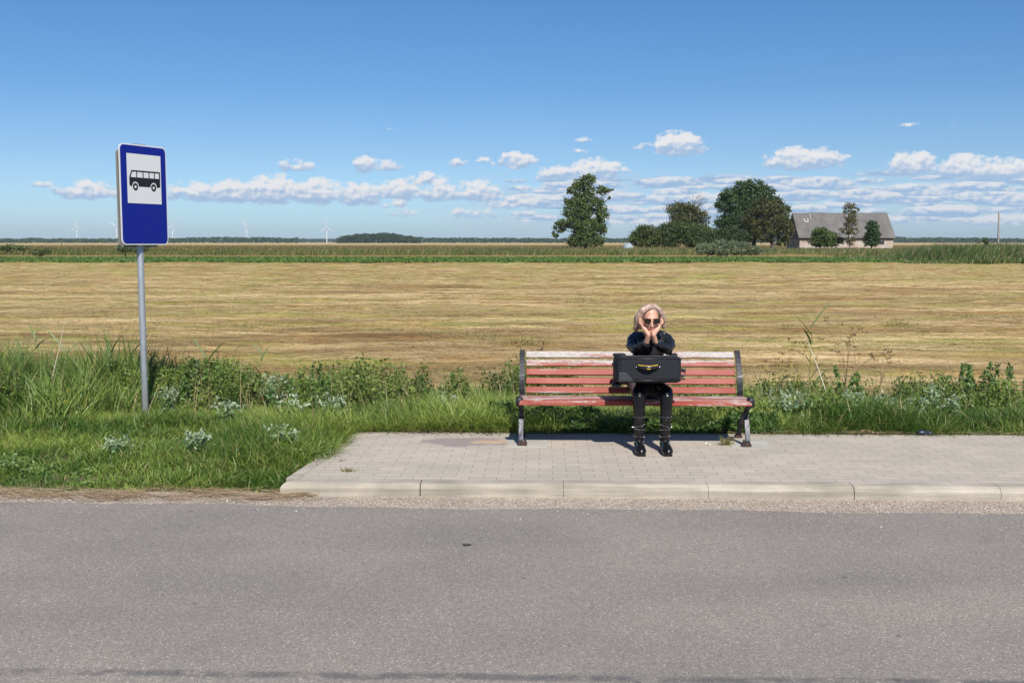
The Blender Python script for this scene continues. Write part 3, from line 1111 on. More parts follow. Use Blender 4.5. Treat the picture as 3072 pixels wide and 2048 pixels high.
# yellow-brown stalky transition at the field edge
n = 26000
s = RNG.uniform(-7, 9, n)
t = T_FIELD - .5 + RNG.normal(0, .55, n)
X = s * E.x + t * NN.x
Y = s * E.y + t * NN.y
ok = (fbm(s * .9, t * .9, 41) > .44)
X, Y = X[ok], Y[ok]
k = len(X)
base = np.stack([X, Y, np.full(k, Z_FIELD - .02)], 1)
c = lerpc((.16, .19, .04), (.46, .36, .16), RNG.random(k))
tag(blades(base, RNG.uniform(.12, .5, k), .005 * np.ones(k), RNG.uniform(0, .5, k), RNG.uniform(0, 6.28, k), RNG.uniform(0, .6, k), c, 'dry_edge_grass', MAT['grass']), kind='stuff')
def leafy_mass(name, n, s0, s1, t0, t1, hmax, cA, cB, seed, thr, size=(.010, .028)):
    s = RNG.uniform(s0, s1, n)
    t = RNG.uniform(t0, t1, n)
    f = fbm(s * 1.1, t * 1.4, seed, 4)
    ok = (f > thr) & ~in_pave(s, t) & (t > t0 + (1.3 * (vnoise(s * 1.3, s * 0, seed + 77) - .25) + .5 * (vnoise(s * 4, s * 0, seed + 78) - .5)) * (name == 'verge_weeds'))
    s, t, f = s[ok], t[ok], f[ok]
    k = len(s)
    X = s * E.x + t * NN.x
    Y = s * E.y + t * NN.y
    zz = np.where(t < T_BACK + .3, -.085, ground_z(X, Y))
    top = hmax * np.clip((f - thr) * 6, .12, 1) * (.55 + .75 * vnoise(s * 7, t * 7, seed + 1)) 
    z = zz + top * RNG.random(k) ** .55
    V, F = leaf_quads(np.stack([X, Y, z], 1), RNG.uniform(*size, k), 1.9, up=np.array([0, -.4, .7]))
    c = lerpc(cA, cB, np.clip(fbm(s * 3, t * 3, seed + 8) * 1.6 - .3 + RNG.normal(0, .15, k), 0, 1))
    tag(np_mesh(name, V, F, MAT['leaf'], None, np.repeat(c, 4, 0)), kind='stuff')


leafy_mass('verge_weeds', 230000, -7, .8, T_BACK + .75, T_FIELD + .8, .54, (.034, .072, .013), (.20, .26, .05), 201, .45)
leafy_mass('shade_toned_weeds', 40000, -.5, 2.1, T_BACK + .07, T_BACK + .6, .20, (.030, .075, .015), (.11, .19, .04), 261, .40)  # broadleaf weeds behind the bench, leaf colours darkened to imitate its shadow
leafy_mass('tall_weeds', 90000, -4.2, .4, T_BACK + 1.3, T_FIELD + .3, .56, (.045, .085, .018), (.22, .27, .06), 271, .58)
leafy_mass('back_weeds', 100000, .8, 8, T_BACK + .6, T_FIELD + .5, .40, (.040, .090, .015), (.21, .27, .055), 221, .50)
leafy_mass('lawn_weeds', 90000, -7, -1.0, T_KERB + .15, T_BACK + 1.2,   .15, (.06, .12, .02), (.24, .32, .09), 231, .53, (.008, .022))
n = 2600
s = RNG.uniform(-7, 8, n)
t = np.where(RNG.random(n) < .6, RNG.uniform(T_BACK + .8, T_FIELD + .4, n), RNG.uniform(T_BACK + .2, T_FIELD, n))
ok = fbm(s * .9, t * .9, 441, 3) > .47
s, t = s[ok], t[ok]
k = len(s)
X = s * E.x + t * NN.x
Y = s * E.y + t * NN.y
base = np.stack([X, Y, ground_z(X, Y)], 1)
c = lerpc((.22, .13, .06), (.52, .42, .24), RNG.random(k))
tag(blades(base, RNG.uniform(.25, .75, k), .004 * np.ones(k), RNG.uniform(0, .45, k), RNG.uniform(0, 6.28, k), RNG.uniform(0, .4, k), c, 'dead_stems', MAT['grass']), kind='stuff')
# dead grass litter along the road edge and pavement back
n = 9000
s = RNG.uniform(-6, 7, n)
t = np.where(s < PAVE_FL.x, T_KERB - .02 + RNG.normal(0, .09, n) + .16 * (fbm(s * 2, s * 0, 71) - .3), T_BACK + .05 + np.abs(RNG.normal(0, .04, n)))
left = s < PAVE_FL.x
sel = (left & (fbm(s * 3, t * 6, 72) > .40)) | (~left & (RNG.random(n) < .12))
s, t, left = s[sel], t[sel], left[sel]
n = len(s)
c = np.stack([s * E.x + t * NN.x, s * E.y + t * NN.y, np.where(left, Z_ROAD + .006, .006) + RNG.uniform(0, .02, n)], 1)
ang = RNG.normal(0, .45, n)
d = np.stack([np.cos(ang), np.sin(ang), RNG.normal(0, .06, n)], 1)
sd = np.stack([-np.sin(ang), np.cos(ang), np.zeros(n)], 1)
L = RNG.uniform(.04, .22, n)
V = np.stack([c - d * L[:, None] * .5 - sd * .0018, c - d * L[:, None] * .5 + sd * .0018, c + d * L[:, None] * .5 + sd * .0018, c + d * L[:, None] * .5 - sd * .0018], 1)
F = np.arange(n)[:, None] * 4 + np.array([[0, 1, 2, 3]])
colr = lerpc((.24, .14, .07), (.64, .50, .30), RNG.random(n))
tag(np_mesh('dry_litter', V.reshape(-1, 3), F, MAT['straw'], None, np.repeat(colr, 4, 0)), kind='stuff')


# ------------------------------------------------------------------ single weeds on the verge
def plant_base(px, py, Yd=None):
    if Yd is not None:
        p = P(px, py, Yd)
        p.z = float(ground_z(np.array([p.x]), np.array([p.y]))[0]) - .01
        return p
    return G(px, py, -.08)


MAT['stem'] = material('stem', color=(.11, .16, .04), rough=.6)
MAT['drystem'] = material('dry_stem', color=(.30, .19, .09), rough=.7)
MAT['palestem'] = material('pale_stem', color=(.50, .44, .32), rough=.6)
MAT['yellowstem'] = material('yellow_stem', color=(.42, .34, .08), rough=.6)


def leaves_at(pts, size, cA, cB, asp, up, name, root, drop=0.0):
    pts = np.array([tuple(p) for p in pts])
    V, F = leaf_quads(pts, np.array(size), asp, up=np.array(up))
    c = lerpc(cA, cB, RNG.random(len(pts)))
    return np_mesh(name, V, F, MAT['leaf'], root, np.repeat(c, 4, 0))


def silver_weed(loc, r, h, label, nst=7):
    root = thing('silver_weed', label, 'weed', loc, 'silvery leaved weeds in the verge')
    st = MB()
    wh, gr = [], []
    for k in range(nst):
        a = random.uniform(0, 2 * PI)
        rr = r * random.uniform(.2, 1)
        top = Vector(loc) + Vector((math.cos(a) * rr, math.sin(a) * rr, h * random.uniform(.6, 1)))
        mid = Vector(loc).lerp(top, .5) + Vector((0, 0, h * .12))
        st.tube([Vector(loc) + Vector((math.cos(a), math.sin(a), 0)) * .02, mid, top], [.004, .003, .002], 5)
        for j in range(16):
            f = random.uniform(.25, 1.0)
            p = (Vector(loc).lerp(top, f)) + Vector((random.gauss(0, .028), random.gauss(0, .028), random.gauss(0, .02)))
            (wh if (f > .86 or random.random() < .08) else gr).append(p)
        for j in range(9):
            wh.append(top + Vector((random.gauss(0, .022), random.gauss(0, .022), random.gauss(.005, .02))))
    st.build('stem', MAT['stem'], root)
    leaves_at(wh, RNG.uniform(.009, .023, len(wh)), (.17, .25, .12), (.44, .49, .34), 2.4, (0, -.4, .6), 'silver_leaves', root)
    leaves_at(gr, RNG.uniform(.016, .036, len(gr)), (.07, .15, .05), (.16, .25, .10), 2.0, (0, 0, .8), 'green_leaves', root)
    return root


def nettle(loc, h, label, r=.09, group='nettles at the field edge', n=3):
    root = thing('nettle', label, 'weed', loc, group)
    st = MB()
    lv = []
    for k in range(n):
        off = Vector((random.gauss(0, r * .7), random.gauss(0, r * .7), 0))
        hh = h * random.uniform(.75, 1)
        lean = Vector((random.gauss(0, .05), random.gauss(0, .05), 0))
        b0 = Vector(loc) + off
        b1 = b0 + Vector((0, 0, hh)) + lean
        st.tube([b0, b0.lerp(b1, .5), b1], [.005, .004, .002], 5)
        for j in range(120):
            f = random.uniform(.1, 1.0)
            a = random.uniform(0, 2 * PI)
            q = .065 * (1 - .65 * f) * random.uniform(.3, 1)
            lv.append(b0.lerp(b1, f) + Vector((math.cos(a) * q, math.sin(a) * q, -q * .4)))
    st.build('stem', MAT['stem'], root)
    leaves_at(lv, RNG.uniform(.014, .032, len(lv)), (.045, .10, .022), (.15, .24, .055), 2.3, (0, -.5, .5), 'leaves', root)
    return root


def dry_umbel(loc, h, label, spread=.25, yellow=False):
    root = thing('dry_umbel', label, 'weed', loc, 'dried umbel plants at the field edge')
    st, hd = MB(), []
    b0 = Vector(loc)
    main = b0 + Vector((random.gauss(0, .06), 0, h * .62))
    st.tube([b0, main], [.005, .0035], 5)
    for k in range(8):
        hd = []
        s0 = b0.lerp(main, random.uniform(.4, 1))
        a = random.uniform(0, 2 * PI)
        q = spread * random.uniform(.3, 1)
        tp = Vector((b0.x + math.cos(a) * q, b0.y + math.sin(a) * q * .6, b0.z + h * random.uniform(.7, 1)))
        st.tube([s0, s0.lerp(tp, .5) + Vector((0, 0, .02)), tp], [.003, .0024, .0018], 4)
        for j in range(9):
            aa = random.uniform(0, 2 * PI)
            e = tp + Vector((math.cos(aa) * .022, math.sin(aa) * .022, .014 + random.gauss(0, .006)))
            st.tube([tp, e], [.0012, .001], 3, caps=False)
            for _ in range(2):
                hd.append(e + Vector((random.gauss(0, .004), random.gauss(0, .004), random.gauss(0, .004))))
        leaves_at(hd, RNG.uniform(.010, .018, len(hd)), (.12, .06, .03), (.28, .17, .08), 1.2, (0, 0, .6), 'seed_head', root)
    st.build('stem', MAT['yellowstem'] if yellow else MAT['drystem'], root)
    return root


def reed(loc, h, lean, label, col=((.08, .16, .04), (.16, .24, .08)), nl=9, w=.02, group='reeds on the verge'):
    root = thing('reed', label, 'reed', loc, group)
    mb = MB()
    b0 = Vector(loc)
    top = b0 + Vector((lean, random.gauss(0, .05), h))
    mb.tube([b0, b0.lerp(top, .5) + Vector((-lean * .08, 0, .0)), top], [.0045, .0035, .002], 5)
    mb.build('stem', MAT['stem'], root)
    k = nl
    f = np.linspace(.2, .95, k)
    base = np.array([tuple(b0.lerp(top, x)) for x in f])
    az = np.where(RNG.random(k) < .5, RNG.normal(0, .5, k), RNG.normal(PI, .5, k))
    c = lerpc(col[0], col[1], RNG.random(k))
    blades(base, RNG.uniform(.16, .30, k), np.full(k, w), RNG.uniform(.3, .7, k), az, RNG.uniform(.1, .7, k), c, 'leaves', MAT['grass'], root)
    return root


for (px, py, r, h, lab) in [
    (868, 1300, .17, .24, 'largest silvery weed in the lawn, a dense pale clump left of the pavement corner'),
    (985, 1290, .12, .20, 'silvery weed with pale tufts close to the back corner of the pavement'),
    (1030, 1276, .10, .17, 'pale tufted weed touching the back left corner of the pavement'),
    (870, 1372, .15, .15, 'dark low weed with few silver tips beside the slanting pavement edge'),
    (690, 1300, .12, .18, 'silvery weed in the lawn between the sign pole and the big pale clump'),
    (585, 1390, .10, .14, 'small silvery weed low in the lawn nearest to the road edge'),
    (815, 1240, .12, .24, 'silvery weed in the taller grass behind the big pale clump'),
    (500, 1262, .09, .20, 'silvery weed growing just right of the foot of the sign pole'),
    (350, 1385, .08, .10, 'tiny pale weed in the short grass left of the sign pole')]:
    silver_weed(plant_base(px, py), r * 1.15, h * 1.45 + .05, lab, 9)
for (px, py, Yd, r, h, lab) in [
    (1335, 1240, 10.3, .14, .32, 'silver leaved thistle like weed left of the bench backrest'),
    (2345, 1220, 10.0, .16, .36, 'silvery weed immediately right of the bench armrest'),
    (2405, 1240, 9.8, .20, .34, 'broad silvery weed second to the right of the bench'),
    (2545, 1215, 10.1, .16, .34, 'silvery weed under the dried umbel stalks'),
    (2660, 1220, 10.2, .13, .32, 'narrow silvery weed left of the large white green clump'),
    (2800, 1215, 10.0, .16, .40, 'tallest silvery weed of the large white green clump'),
    (2850, 1240, 9.9, .15, .30, 'bright silvery weed at the right side of the large white green clump'),
    (2745, 1250, 9.9, .14, .28, 'low silvery weed at the left side of the large white green clump')]:
    silver_weed(plant_base(px, py, Yd), r, h, lab, 9)
for (px, Yd, h, lab) in [
    (2875, 10.9, .62, 'dark nettle standing first from the left in the row at the right edge'),
    (2925, 11.0, .66, 'slim dark nettle second in the row at the right edge'),
    (2975, 10.9, .72, 'tallest nettle with drooping leaves in the row at the right edge'),
    (3025, 11.1, .58, 'short nettle in the gap of the row at the right edge'),
    (3062, 10.9, .62, 'nettle standing last in the row, cut by the photo edge'),
    (2560, 10.6, .62, 'dark nettle standing alone right of the bench'),
    (600, 10.9, .60, 'dark bushy nettle right of the sign pole'),
    (545, 11.0, .48, 'shorter nettle between the sign pole and the bushy nettle'),
    (740, 11.3, .50, 'slender nettle left of the leafy weeds in the middle'),
    (925, 11.2, .62, 'tall leafy green weed in the middle of the verge'),
    (960, 11.0, .50, 'leafy green weed right beside the tall middle one'),
    (850, 11.2, .46, 'leafy green weed left beside the tall middle one'),
    (1075, 11.5, .50, 'thin dark weed with a drooping top over the pale straw'),
    (1390, 11.6, .50, 'pale green leafy weed close to the left of the bench')]:
    g_ = 'leafy weeds at the field edge' if px in (925, 960, 850, 1075, 1390) else 'nettles at the field edge'
    nettle(plant_base(px, 1150, Yd), h, lab, group=g_)
for (px, Yd, h, sp, ye, lab) in [
    (2385, 11.6, .86, .22, True, 'yellowed umbel plant with brown heads, first right of the bench'),
    (2440, 11.8, 1.0, .28, True, 'densest dried umbel plant with many brown heads right of the bench'),
    (2530, 11.9, 1.1, .25, False, 'tallest dried umbel plant reaching furthest up the field'),
    (2580, 11.7, .95, .28, False, 'dried brown umbel plant above the lone dark nettle'),
    (2625, 11.8, .80, .22, False, 'outermost dried umbel plant, right of all the others'),
    (2330, 11.5, .60, .20, True, 'short yellow umbel plant touching the end of the bench'),
    (1600, 12.3, .80, .25, False, 'dried umbel plant behind the left half of the bench back'),
    (1480, 12.2, .55, .25, False, 'low dried umbel plant just left of the bench back'),
    (2200, 11.9, .42, .12, False, 'tiny dried umbel plant peeking over the right end of the bench back')]:
    dry_umbel(plant_base(px, 1150, Yd), h, lab, sp, ye)
for (px, Yd, h, ln, lab) in [
    (90, 11.2, .95, .10, 'tallest green reed near the left edge of the photo'),
    (40, 11.0, .80, .12, 'green reed closest to the left edge of the photo'),
    (20, 11.5, .72, .05, 'short reed behind the one closest to the left edge'),
    (150, 11.4, .72, .15, 'green reed just right of the tallest left one'),
    (300, 11.3, .80, .14, 'green reed left of the sign pole leaning right'),
    (345, 11.5, .66, .16, 'shorter green reed closest to the left of the sign pole'),
    (770, 11.6, .78, .05, 'green reed rising over the straw right of the dark nettles'),
    (2425, 11.4, 1.05, .03, 'green reed standing among the dried umbel plants'),
    (610, 11.4, .66, .03, 'green reed poking out of the dark nettle by the sign pole')]:
    reed(plant_base(px, 1150, Yd), h, ln, lab)


def stalk(p0, p1, label):
    root = thing('dead_stalk', label, 'stalk', p0, 'long dead stalks')
    mb = MB()
    mb.tube([p0, p0.lerp(p1, .5) + Vector((.01, 0, 0)), p1], [.006, .0045, .002], 6)
    mb.build('stem', MAT['palestem'], root)


stalk(P(155, 1135, 11.2), P(197, 948, 11.2), 'long pale dead stalk leaning right at the left side of the verge')
stalk(P(2480, 1180, 10.6), P(2412, 1000, 10.9), 'long pale dead stalk leaning left among the dried umbels')

MAT['petal'] = material('yellow_petal', color=(.80, .50, .01), rough=.5)
for i, (px, py) in enumerate([(206, 1172), (198, 1204), (124, 1417), (515, 1398), (770, 1244), (822, 1248), (580, 1385)]):
    p = P(px, py, [10.2, 10.0, 8.2, 8.3, 10.0, 9.8, 8.4][i])
    lab = ['yellow flower highest up in the tall left grass', 'yellow flower just below the highest one on the left', 'yellow flower low at the left by the road edge',
           'yellow flower in the short grass below the sign pole', 'yellow flower in the middle lawn, left one of a pair', 'yellow flower in the middle lawn, right one of a pair',
           'yellow flower beside the small silvery weed near the road'][i]
    root = thing('yellow_flower', lab, 'flower', p, 'yellow flowers in the lawn')
    mb = MB()
    for k in range(9):
        a = 2 * PI * k / 9
        mb.ell(p + Vector((math.cos(a) * .009, math.sin(a) * .009, .002)), (.008, .004, .002), (0, -.3, a), 8, 4)
    mb.build('petals', MAT['petal'], root)
    mb = MB()
    zb = min(p.z - .08, -.07)
    mb.tube([(p.x, p.y, zb), p], [.0015, .0012], 4)
    mb.build('stem', MAT['stem'], root)

# tufts growing in the pavement joints
for (px, py, n_, h, lab) in [(1045, 1414, 60, .045, 'small brown green grass tuft in the joints at the left end of the pavement'),
                             (1028, 1383, 18, .03, 'tiny dry sprig in the joints above the brown tuft'),
                             (2180, 1335, 90, .10, 'green weed tuft in the joints beside the right foot of the bench')]:
    p = G(px, py, 0)
    base = np.stack([p.x + RNG.normal(0, .028, n_), p.y + RNG.normal(0, .01, n_), np.zeros(n_)], 1)
    c = lerpc((.30, .22, .08), (.20, .24, .06), RNG.random(n_))
    o = blades(base, RNG.uniform(.4, 1, n_) * h, np.full(n_, .004), RNG.uniform(0, .9, n_), RNG.uniform(0, 6.28, n_), RNG.uniform(0, .6, n_), c, 'grass_tuft', MAT['grass'])
    tag(o, lab, 'grass tuft', 'grass tufts in the pavement joints')

# bits lying about
mb = MB()
p = P(2765, 1300, T_BACK - .04)
p = G(2768, 1302, .01)
mb.ell(p + Vector((0, 0, .015)), (.055, .03, .022), (0, .1, .1), 12, 6)
mb.ell(p + Vector((.05, .005, .01)), (.04, .02, .012), (0, -.2, -.3), 10, 6)
tag(mb.build('litter_scrap', material('dark_plastic', color=(.02, .03, .06), rough=.3), None, True), 'dark blue plastic scrap on the back edge of the pavement', 'litter')
for (px, py, lab) in [(1400, 1632, 'dark oval leaf lying on the grey road'), (193, 1485, 'reddish dead leaf at the left edge of the road')]:
    p = G(px, py, Z_ROAD + .008)
    mb = MB()
    mb.ell(p, (.028, .010, .005), (0, .1, .2), 10, 5)
    mb.tube([p + Vector((.02, 0, 0)), p + Vector((.045, .006, .004))], .0012, 4)
    tag(mb.build('dead_leaf', material('dead_leaf', color=(.035, .03, .025) if px > 1000 else (.16, .06, .035), rough=.6), None, True), lab, 'leaf')
for (px, py, lab) in [(2118, 1329, 'white pebble on the pavement under the right half of the bench'), (2130, 1333, 'smaller white pebble beside the first one under the bench')]:
    p = G(px, py, .004)
    mb = MB()
    mb.ell(p, (.014 if px < 2120 else .008, .009, .006), (0, 0, .4), 8, 6)
    tag(mb.build('pebble', material('pebble_white', color=(.7, .68, .62), rough=.8), None, True), lab, 'pebble')
# sandy crumbs heap at the pavement back edge
n = 700
p = G(2600, 1299, 0.003)
q = RNG.normal(size=(n, 2)) * np.array([.07, .018])
V, F = leaf_quads(np.stack([p.x + q[:, 0], p.y + q[:, 1], .006 + .03 * np.exp(-(q[:, 0] / .07) ** 2) * RNG.random(n)], 1), RNG.uniform(.006, .014, n), 1.1)
tag(np_mesh('sand_heap', V, F, MAT['stone'], None, np.repeat(lerpc((.5, .32, .2), (.66, .46, .32), RNG.random(n)), 4, 0)), kind='stuff')


# ------------------------------------------------------------------ park bench
def m_slat(t, b):
    o = t.obj()
    x, y, z = t.sep(o)[:]
    n1 = t.noise(t.mapping(o, scale=(2.2, 14, 26)), 1.0, 5, .6)
    n2 = t.noise(t.mapping(o, scale=(26, 90, 190)), 1.0, 3, .6)
    # weathering strongest on the top slats and along edges that face the sky
    wz = t.new('ShaderNodeMapRange')
    t.put(wz.inputs[0], z)
    wz.inputs[1].default_value = .59
    wz.inputs[2].default_value = .66
    wz.inputs[3].default_value = .0
    wz.inputs[4].default_value = .36
    nz = t.sep(t.new('ShaderNodeNewGeometry').outputs['Normal'])[2]
    seat = t.math('MULTIPLY', t.math('LESS_THAN', z, .40), .13)
    w = t.math('ADD', t.math('ADD', wz.outputs[0], seat), t.math('MULTIPLY', t.smooth(nz, .55, .95), .10))
    k = t.math('ADD', n1, w)
    k = t.math('ADD', k, t.math('MULTIPLY', t.math('SUBTRACT', n2, .5), .25))
    f = t.smooth(t.math('ADD', k, t.math('MULTIPLY', t.math('SUBTRACT', t.noise(t.mapping(o, scale=(12, 60, 60)), 1.0, 5, .7), .5), .35)), .62, .84)
    red = t.mix(t.noise(t.mapping(o, scale=(1.5, 5, 9)), 1.0, 3), (.20, .022, .011), (.29, .046, .026))
    red = t.mix(t.smooth(t.noise(o, 3, 4), .4, .7), red, (.30, .075, .052))
    grey = t.ramp(n2, [(.3, (.27, .24, .22)), (.7, (.55, .50, .46))])
    t.put(b.inputs['Base Color'], t.mix(f, red, grey))
    t.put(b.inputs['Roughness'], t.math('ADD', .5, t.math('MULTIPLY', f, .3)))
    b.inputs['Specular IOR Level'].default_value = .3
    t.put(b.inputs['Normal'], t.bump(t.math('ADD', n2, t.math('MULTIPLY', f, -.4)), .3, .002))


def m_iron(t, b):
    o = t.obj()
    n = t.noise(t.mapping(o, scale=(14, 14, 60)), 1.0, 4, .65)
    f = t.smooth(n, .48, .62)
    t.put(b.inputs['Base Color'], t.mix(f, (.009, .0095, .012), (.032, .032, .037)))
    t.put(b.inputs['Roughness'], t.math('SUBTRACT', .56, t.math('MULTIPLY', f, .12)))
    b.inputs['Metallic'].default_value = .15


def m_rust(t, b):
    n = t.noise(t.obj(), 60, 4, .7)
    t.put(b.inputs['Base Color'], t.ramp(n, [(.42, (.016, .015, .017)), (.58, (.07, .028, .016)), (.75, (.24, .08, .03))]))
    b.inputs['Roughness'].default_value = .85


MAT['slat'] = material('painted_slat', m_slat)
MAT['iron'] = material('cast_iron', m_iron)
MAT['scuffed'] = material('scuffed_steel', lambda t, b: (t.put(b.inputs['Base Color'], t.ramp(t.noise(t.mapping(t.obj(), scale=(60, 60, 12)), 1, 4, .7), [(.38, (.02, .02, .024)), (.62, (.12, .12, .135))])), t.put(b.inputs['Roughness'], .5)), metal=.3)
MAT['rust'] = material('rusty_foot', m_rust)

BS0, BS1 = -0.215, 1.715
BT = NN.dot(G(1550, 1337, 0))
bench = thing('park_bench', 'long red slatted park bench with black iron ends standing on the pavement', 'bench', ST((BS0 + BS1) / 2, BT + .2))
BR = Matrix.Rotation(-RHO, 4, 'Z')


def slat(mb, s0, s1, t, z, w, th, tilt):
    """board along the bench; w across, th thick; tilt: 0 flat, 90 upright"""
    c = ST((s0 + s1) / 2, t, z)
    M = BR @ Matrix.Rotation(math.radians(tilt), 4, 'X')
    mb.box(c, (s1 - s0, w, th), M, bev=.004)


mb = MB()
BK = [(.409, .428), (.484, .452), (.557, .488), (.629, .526), (.701, .562)]
for i, (z, dt) in enumerate(BK):
    slat(mb, BS0 + .065, BS1 - .065, BT + dt - .002, z - .0, .056, .026, 66 if i else 70)
mb.build('backrest', MAT['slat'], bench)
mb = MB()
for z, dt, w, tilt in [(.366, -.006, .042, 78), (.380, .055, .070, 1), (.376, .140, .070, -1), (.371, .225, .070, -2), (.366, .310, .070, -3)]:
    slat(mb, BS0 + .015, BS1 - .015, BT + dt - .03, z, w, .026, tilt)
mb.build('seat', MAT['slat'], bench)


def bar_path(mb, s, w, th, path):
    """flat bar of width w (along bench) and thickness th following (t,z) path"""
    pts = [Vector((0, a, c)) for a, c in path]
    vs, fs = [], []
    for i, p in enumerate(pts):
        d = (pts[min(i + 1, len(pts) - 1)] - pts[max(i - 1, 0)]).normalized()
        nrm = Vector((0, -d.z, d.y))
        for (u, q) in ((-1, -1), (1, -1), (1, 1), (-1, 1)):
            x = p + nrm * th * .5 * q
            vs.append(ST(s + u * w * .5, BT + x.y, x.z))
    m = len(pts)
    for i in range(m - 1):
        for k in range(4):
            fs.append((i * 4 + k, i * 4 + (k + 1) % 4, (i + 1) * 4 + (k + 1) % 4, (i + 1) * 4 + k))
    fs += [(3, 2, 1, 0), tuple((m - 1) * 4 + k for k in range(4))]
    mb.add(vs, fs)


def smooth_path(p, n=24):
    p = [Vector((a, b, 0)) for a, b in p]
    out = []
    m = len(p) - 1
    for i in range(n + 1):
        u = i / n * m
        k = min(int(u), m - 1)
        f = u - k
        p0, p1, p2, p3 = p[max(k - 1, 0)], p[k], p[k + 1], p[min(k + 2, m)]
        q = .5 * ((2 * p1) + (p2 - p0) * f + (2 * p0 - 5 * p1 + 4 * p2 - p3) * f * f + (3 * p1 - p0 - 3 * p2 + p3) * f ** 3)
        out.append((q.x, q.y))
    return out


for sgn, s in ((-1, BS0 + .030), (1, BS1 - .030)):
    fr = thing('frame', None, None, (0, 0, 0))
    COL.objects.unlink(fr)
    bpy.data.objects.remove(fr)
    mb = MB()
    bar_path(mb, s, .046, .020, smooth_path([(.30, .335), (.40, .35), (.405, .42), (.425, .52), (.50, .64), (.592, .735)], 30))
    bar_path(mb, s, .040, .020, smooth_path([(-.03, .345), (.10, .345), (.25, .338), (.40, .345)], 16))
    bar_path(mb, s, .038, .022, smooth_path([(-.02, .36), (.03, .33), (.11, .27), (.10, .20), (.045, .12), (.020, .05), (.015, .02)], 30))
    bar_path(mb, s, .038, .022, smooth_path([(.10, .27), (.20, .24), (.33, .15), (.40, .06), (.43, .02)], 24))
    # scroll at the seat front, sticking out beyond the slats
    c = ST(s + sgn * .012, BT - .005, .372)
    mb.box(c, (.062, .085, .088), BR, bev=.026)
    f = mb.build('frame', MAT['iron'], bench)
    mb = MB()
    mb.box(ST(s, BT + .005, .105), (.036, .006, .155), BR @ Matrix.Rotation(math.radians(-19), 4, 'X'))
    bar = MB()
    bar_path(bar, s, .037, .004, [(a - .0135, b) for a, b in smooth_path([(.092, .215), (.045, .12), (.020, .05)], 14)])
    bar.build('worn_face', MAT['scuffed'], f)
    mb = MB()
    mb.box(ST(s + .012 * -sgn, BT + .012, .016), (.078, .050, .030), BR, bev=.006)
    mb.tube([ST(s - sgn * .035, BT + .0, .03), ST(s - sgn * .035, BT + .0, .052)], .011, 6)
    mb.build('foot', MAT['rust'], f)
    mb = MB()
    mb.box(ST(s, BT + .44, .012), (.060, .06, .022), BR, bev=.004)
    mb.build('foot', MAT['rust'], f)

# concrete pads set in the pavement under the bench feet
for s, lab in ((BS0 + .06, 0), (BS1 - .03, 1)):
    mb = MB()
    c = ST(s + (.02 if lab == 0 else .03), BT + .10, -.046)
    mb.box(c, (.33, .30, .10), BR)
    tag(mb.build('bench_footing', MAT['pad']), kind='structure')


# ------------------------------------------------------------------ bus stop sign
def m_galv(t, b):
    n = t.noise(t.mapping(t.obj(), scale=(30, 30, 6)), 1, 4, .6)
    t.put(b.inputs['Base Color'], t.ramp(n, [(.3, (.32, .34, .37)), (.7, (.44, .46, .49))]))
    b.inputs['Metallic'].default_value = .45
    b.inputs['Roughness'].default_value = .45


MAT['galv'] = material('galvanised_steel', m_galv)
MAT['signblue'] = material('sign_blue', color=(.004, .014, .21), rough=.45, spec=.25)
MAT['signwhite'] = material('sign_white', color=(.62, .63, .63), rough=.5)
MAT['signback'] = material('sign_back_grey', color=(.20, .195, .18), rough=.6)
MAT['signblack'] = material('sign_black', color=(.008, .008, .010), rough=.5)

pL, pR = Vector((P(361, 580, 10.22).x, 10.22, 0)), Vector((P(501, 580, 10.80).x, 10.80, 0))
SW = (pR - pL).length
SU = (pR - pL).normalized()
SN = Vector((SU.y, -SU.x, 0))
SZ0, SZ1 = 1.652, 2.618
POLE = (pL + pR) / 2 - SN * .075
POLE.z = 0
sign = thing('bus_stop_sign', 'tall blue bus stop sign with a white bus panel on a grey metal pole', 'sign', (POLE.x, POLE.y, -.12))
mb = MB()
lean = Vector((-.0, 0, 0))
mb.tube([(POLE.x, POLE.y, -.3), (POLE.x, POLE.y, 2.55)], .032, 20)
pole = mb.build('pole', MAT['galv'], sign, True)
pole.data.shade_auto_smooth() if hasattr(pole.data, 'shade_auto_smooth') else None
SM = Matrix((( SU.x, -SN.x, 0, pL.x), (SU.y, -SN.y, 0, pL.y), (0, 0, 1, SZ0), (0, 0, 0, 1)))


def rrect(x0, z0, x1, z1, r, n=6):
    o = []
    for cx, cz, a0 in ((x1 - r, z1 - r, 0), (x0 + r, z1 - r, 90), (x0 + r, z0 + r, 180), (x1 - r, z0 + r, 270)):
        for k in range(n + 1):
            a = math.radians(a0 + 90 * k / n)
            o.append((cx + r * math.cos(a), cz + r * math.sin(a)))
    return o


SH = SZ1 - SZ0
mb = MB()
mb.prism(rrect(0, 0, SW, SH, .055), .007, SM)
panel = mb.build('sign_panel', MAT['signwhite'], sign)
mb = MB()
mb.prism(rrect(.013, .013, SW - .013, SH - .013, .045), .003, SM @ Matrix.Translation((0, -.0025, 0)))
mb.build('blue_face', MAT['signblue'], panel)
# the white square: left .08, right .10 ... with the bus facing left
WX0, WX1 = SW * .145, SW * .865
WZ1, WZ0 = SH * .905, SH * .415
mb = MB()
mb.prism([(WX0, WZ0), (WX1, WZ0), (WX1, WZ1), (WX0, WZ1)], .003, SM @ Matrix.Translation((0, -.005, 0)))
wp = mb.build('white_square', MAT['signwhite'], panel)


def bx(u, v):
    return (WX0 + (WX1 - WX0) * u, WZ0 + (WZ1 - WZ0) * v)


mb = MB()
LB = SM @ Matrix.Translation((0, -.0075, 0))


def strip(poly):
    mb.prism([bx(*p) for p in poly], .003, LB)


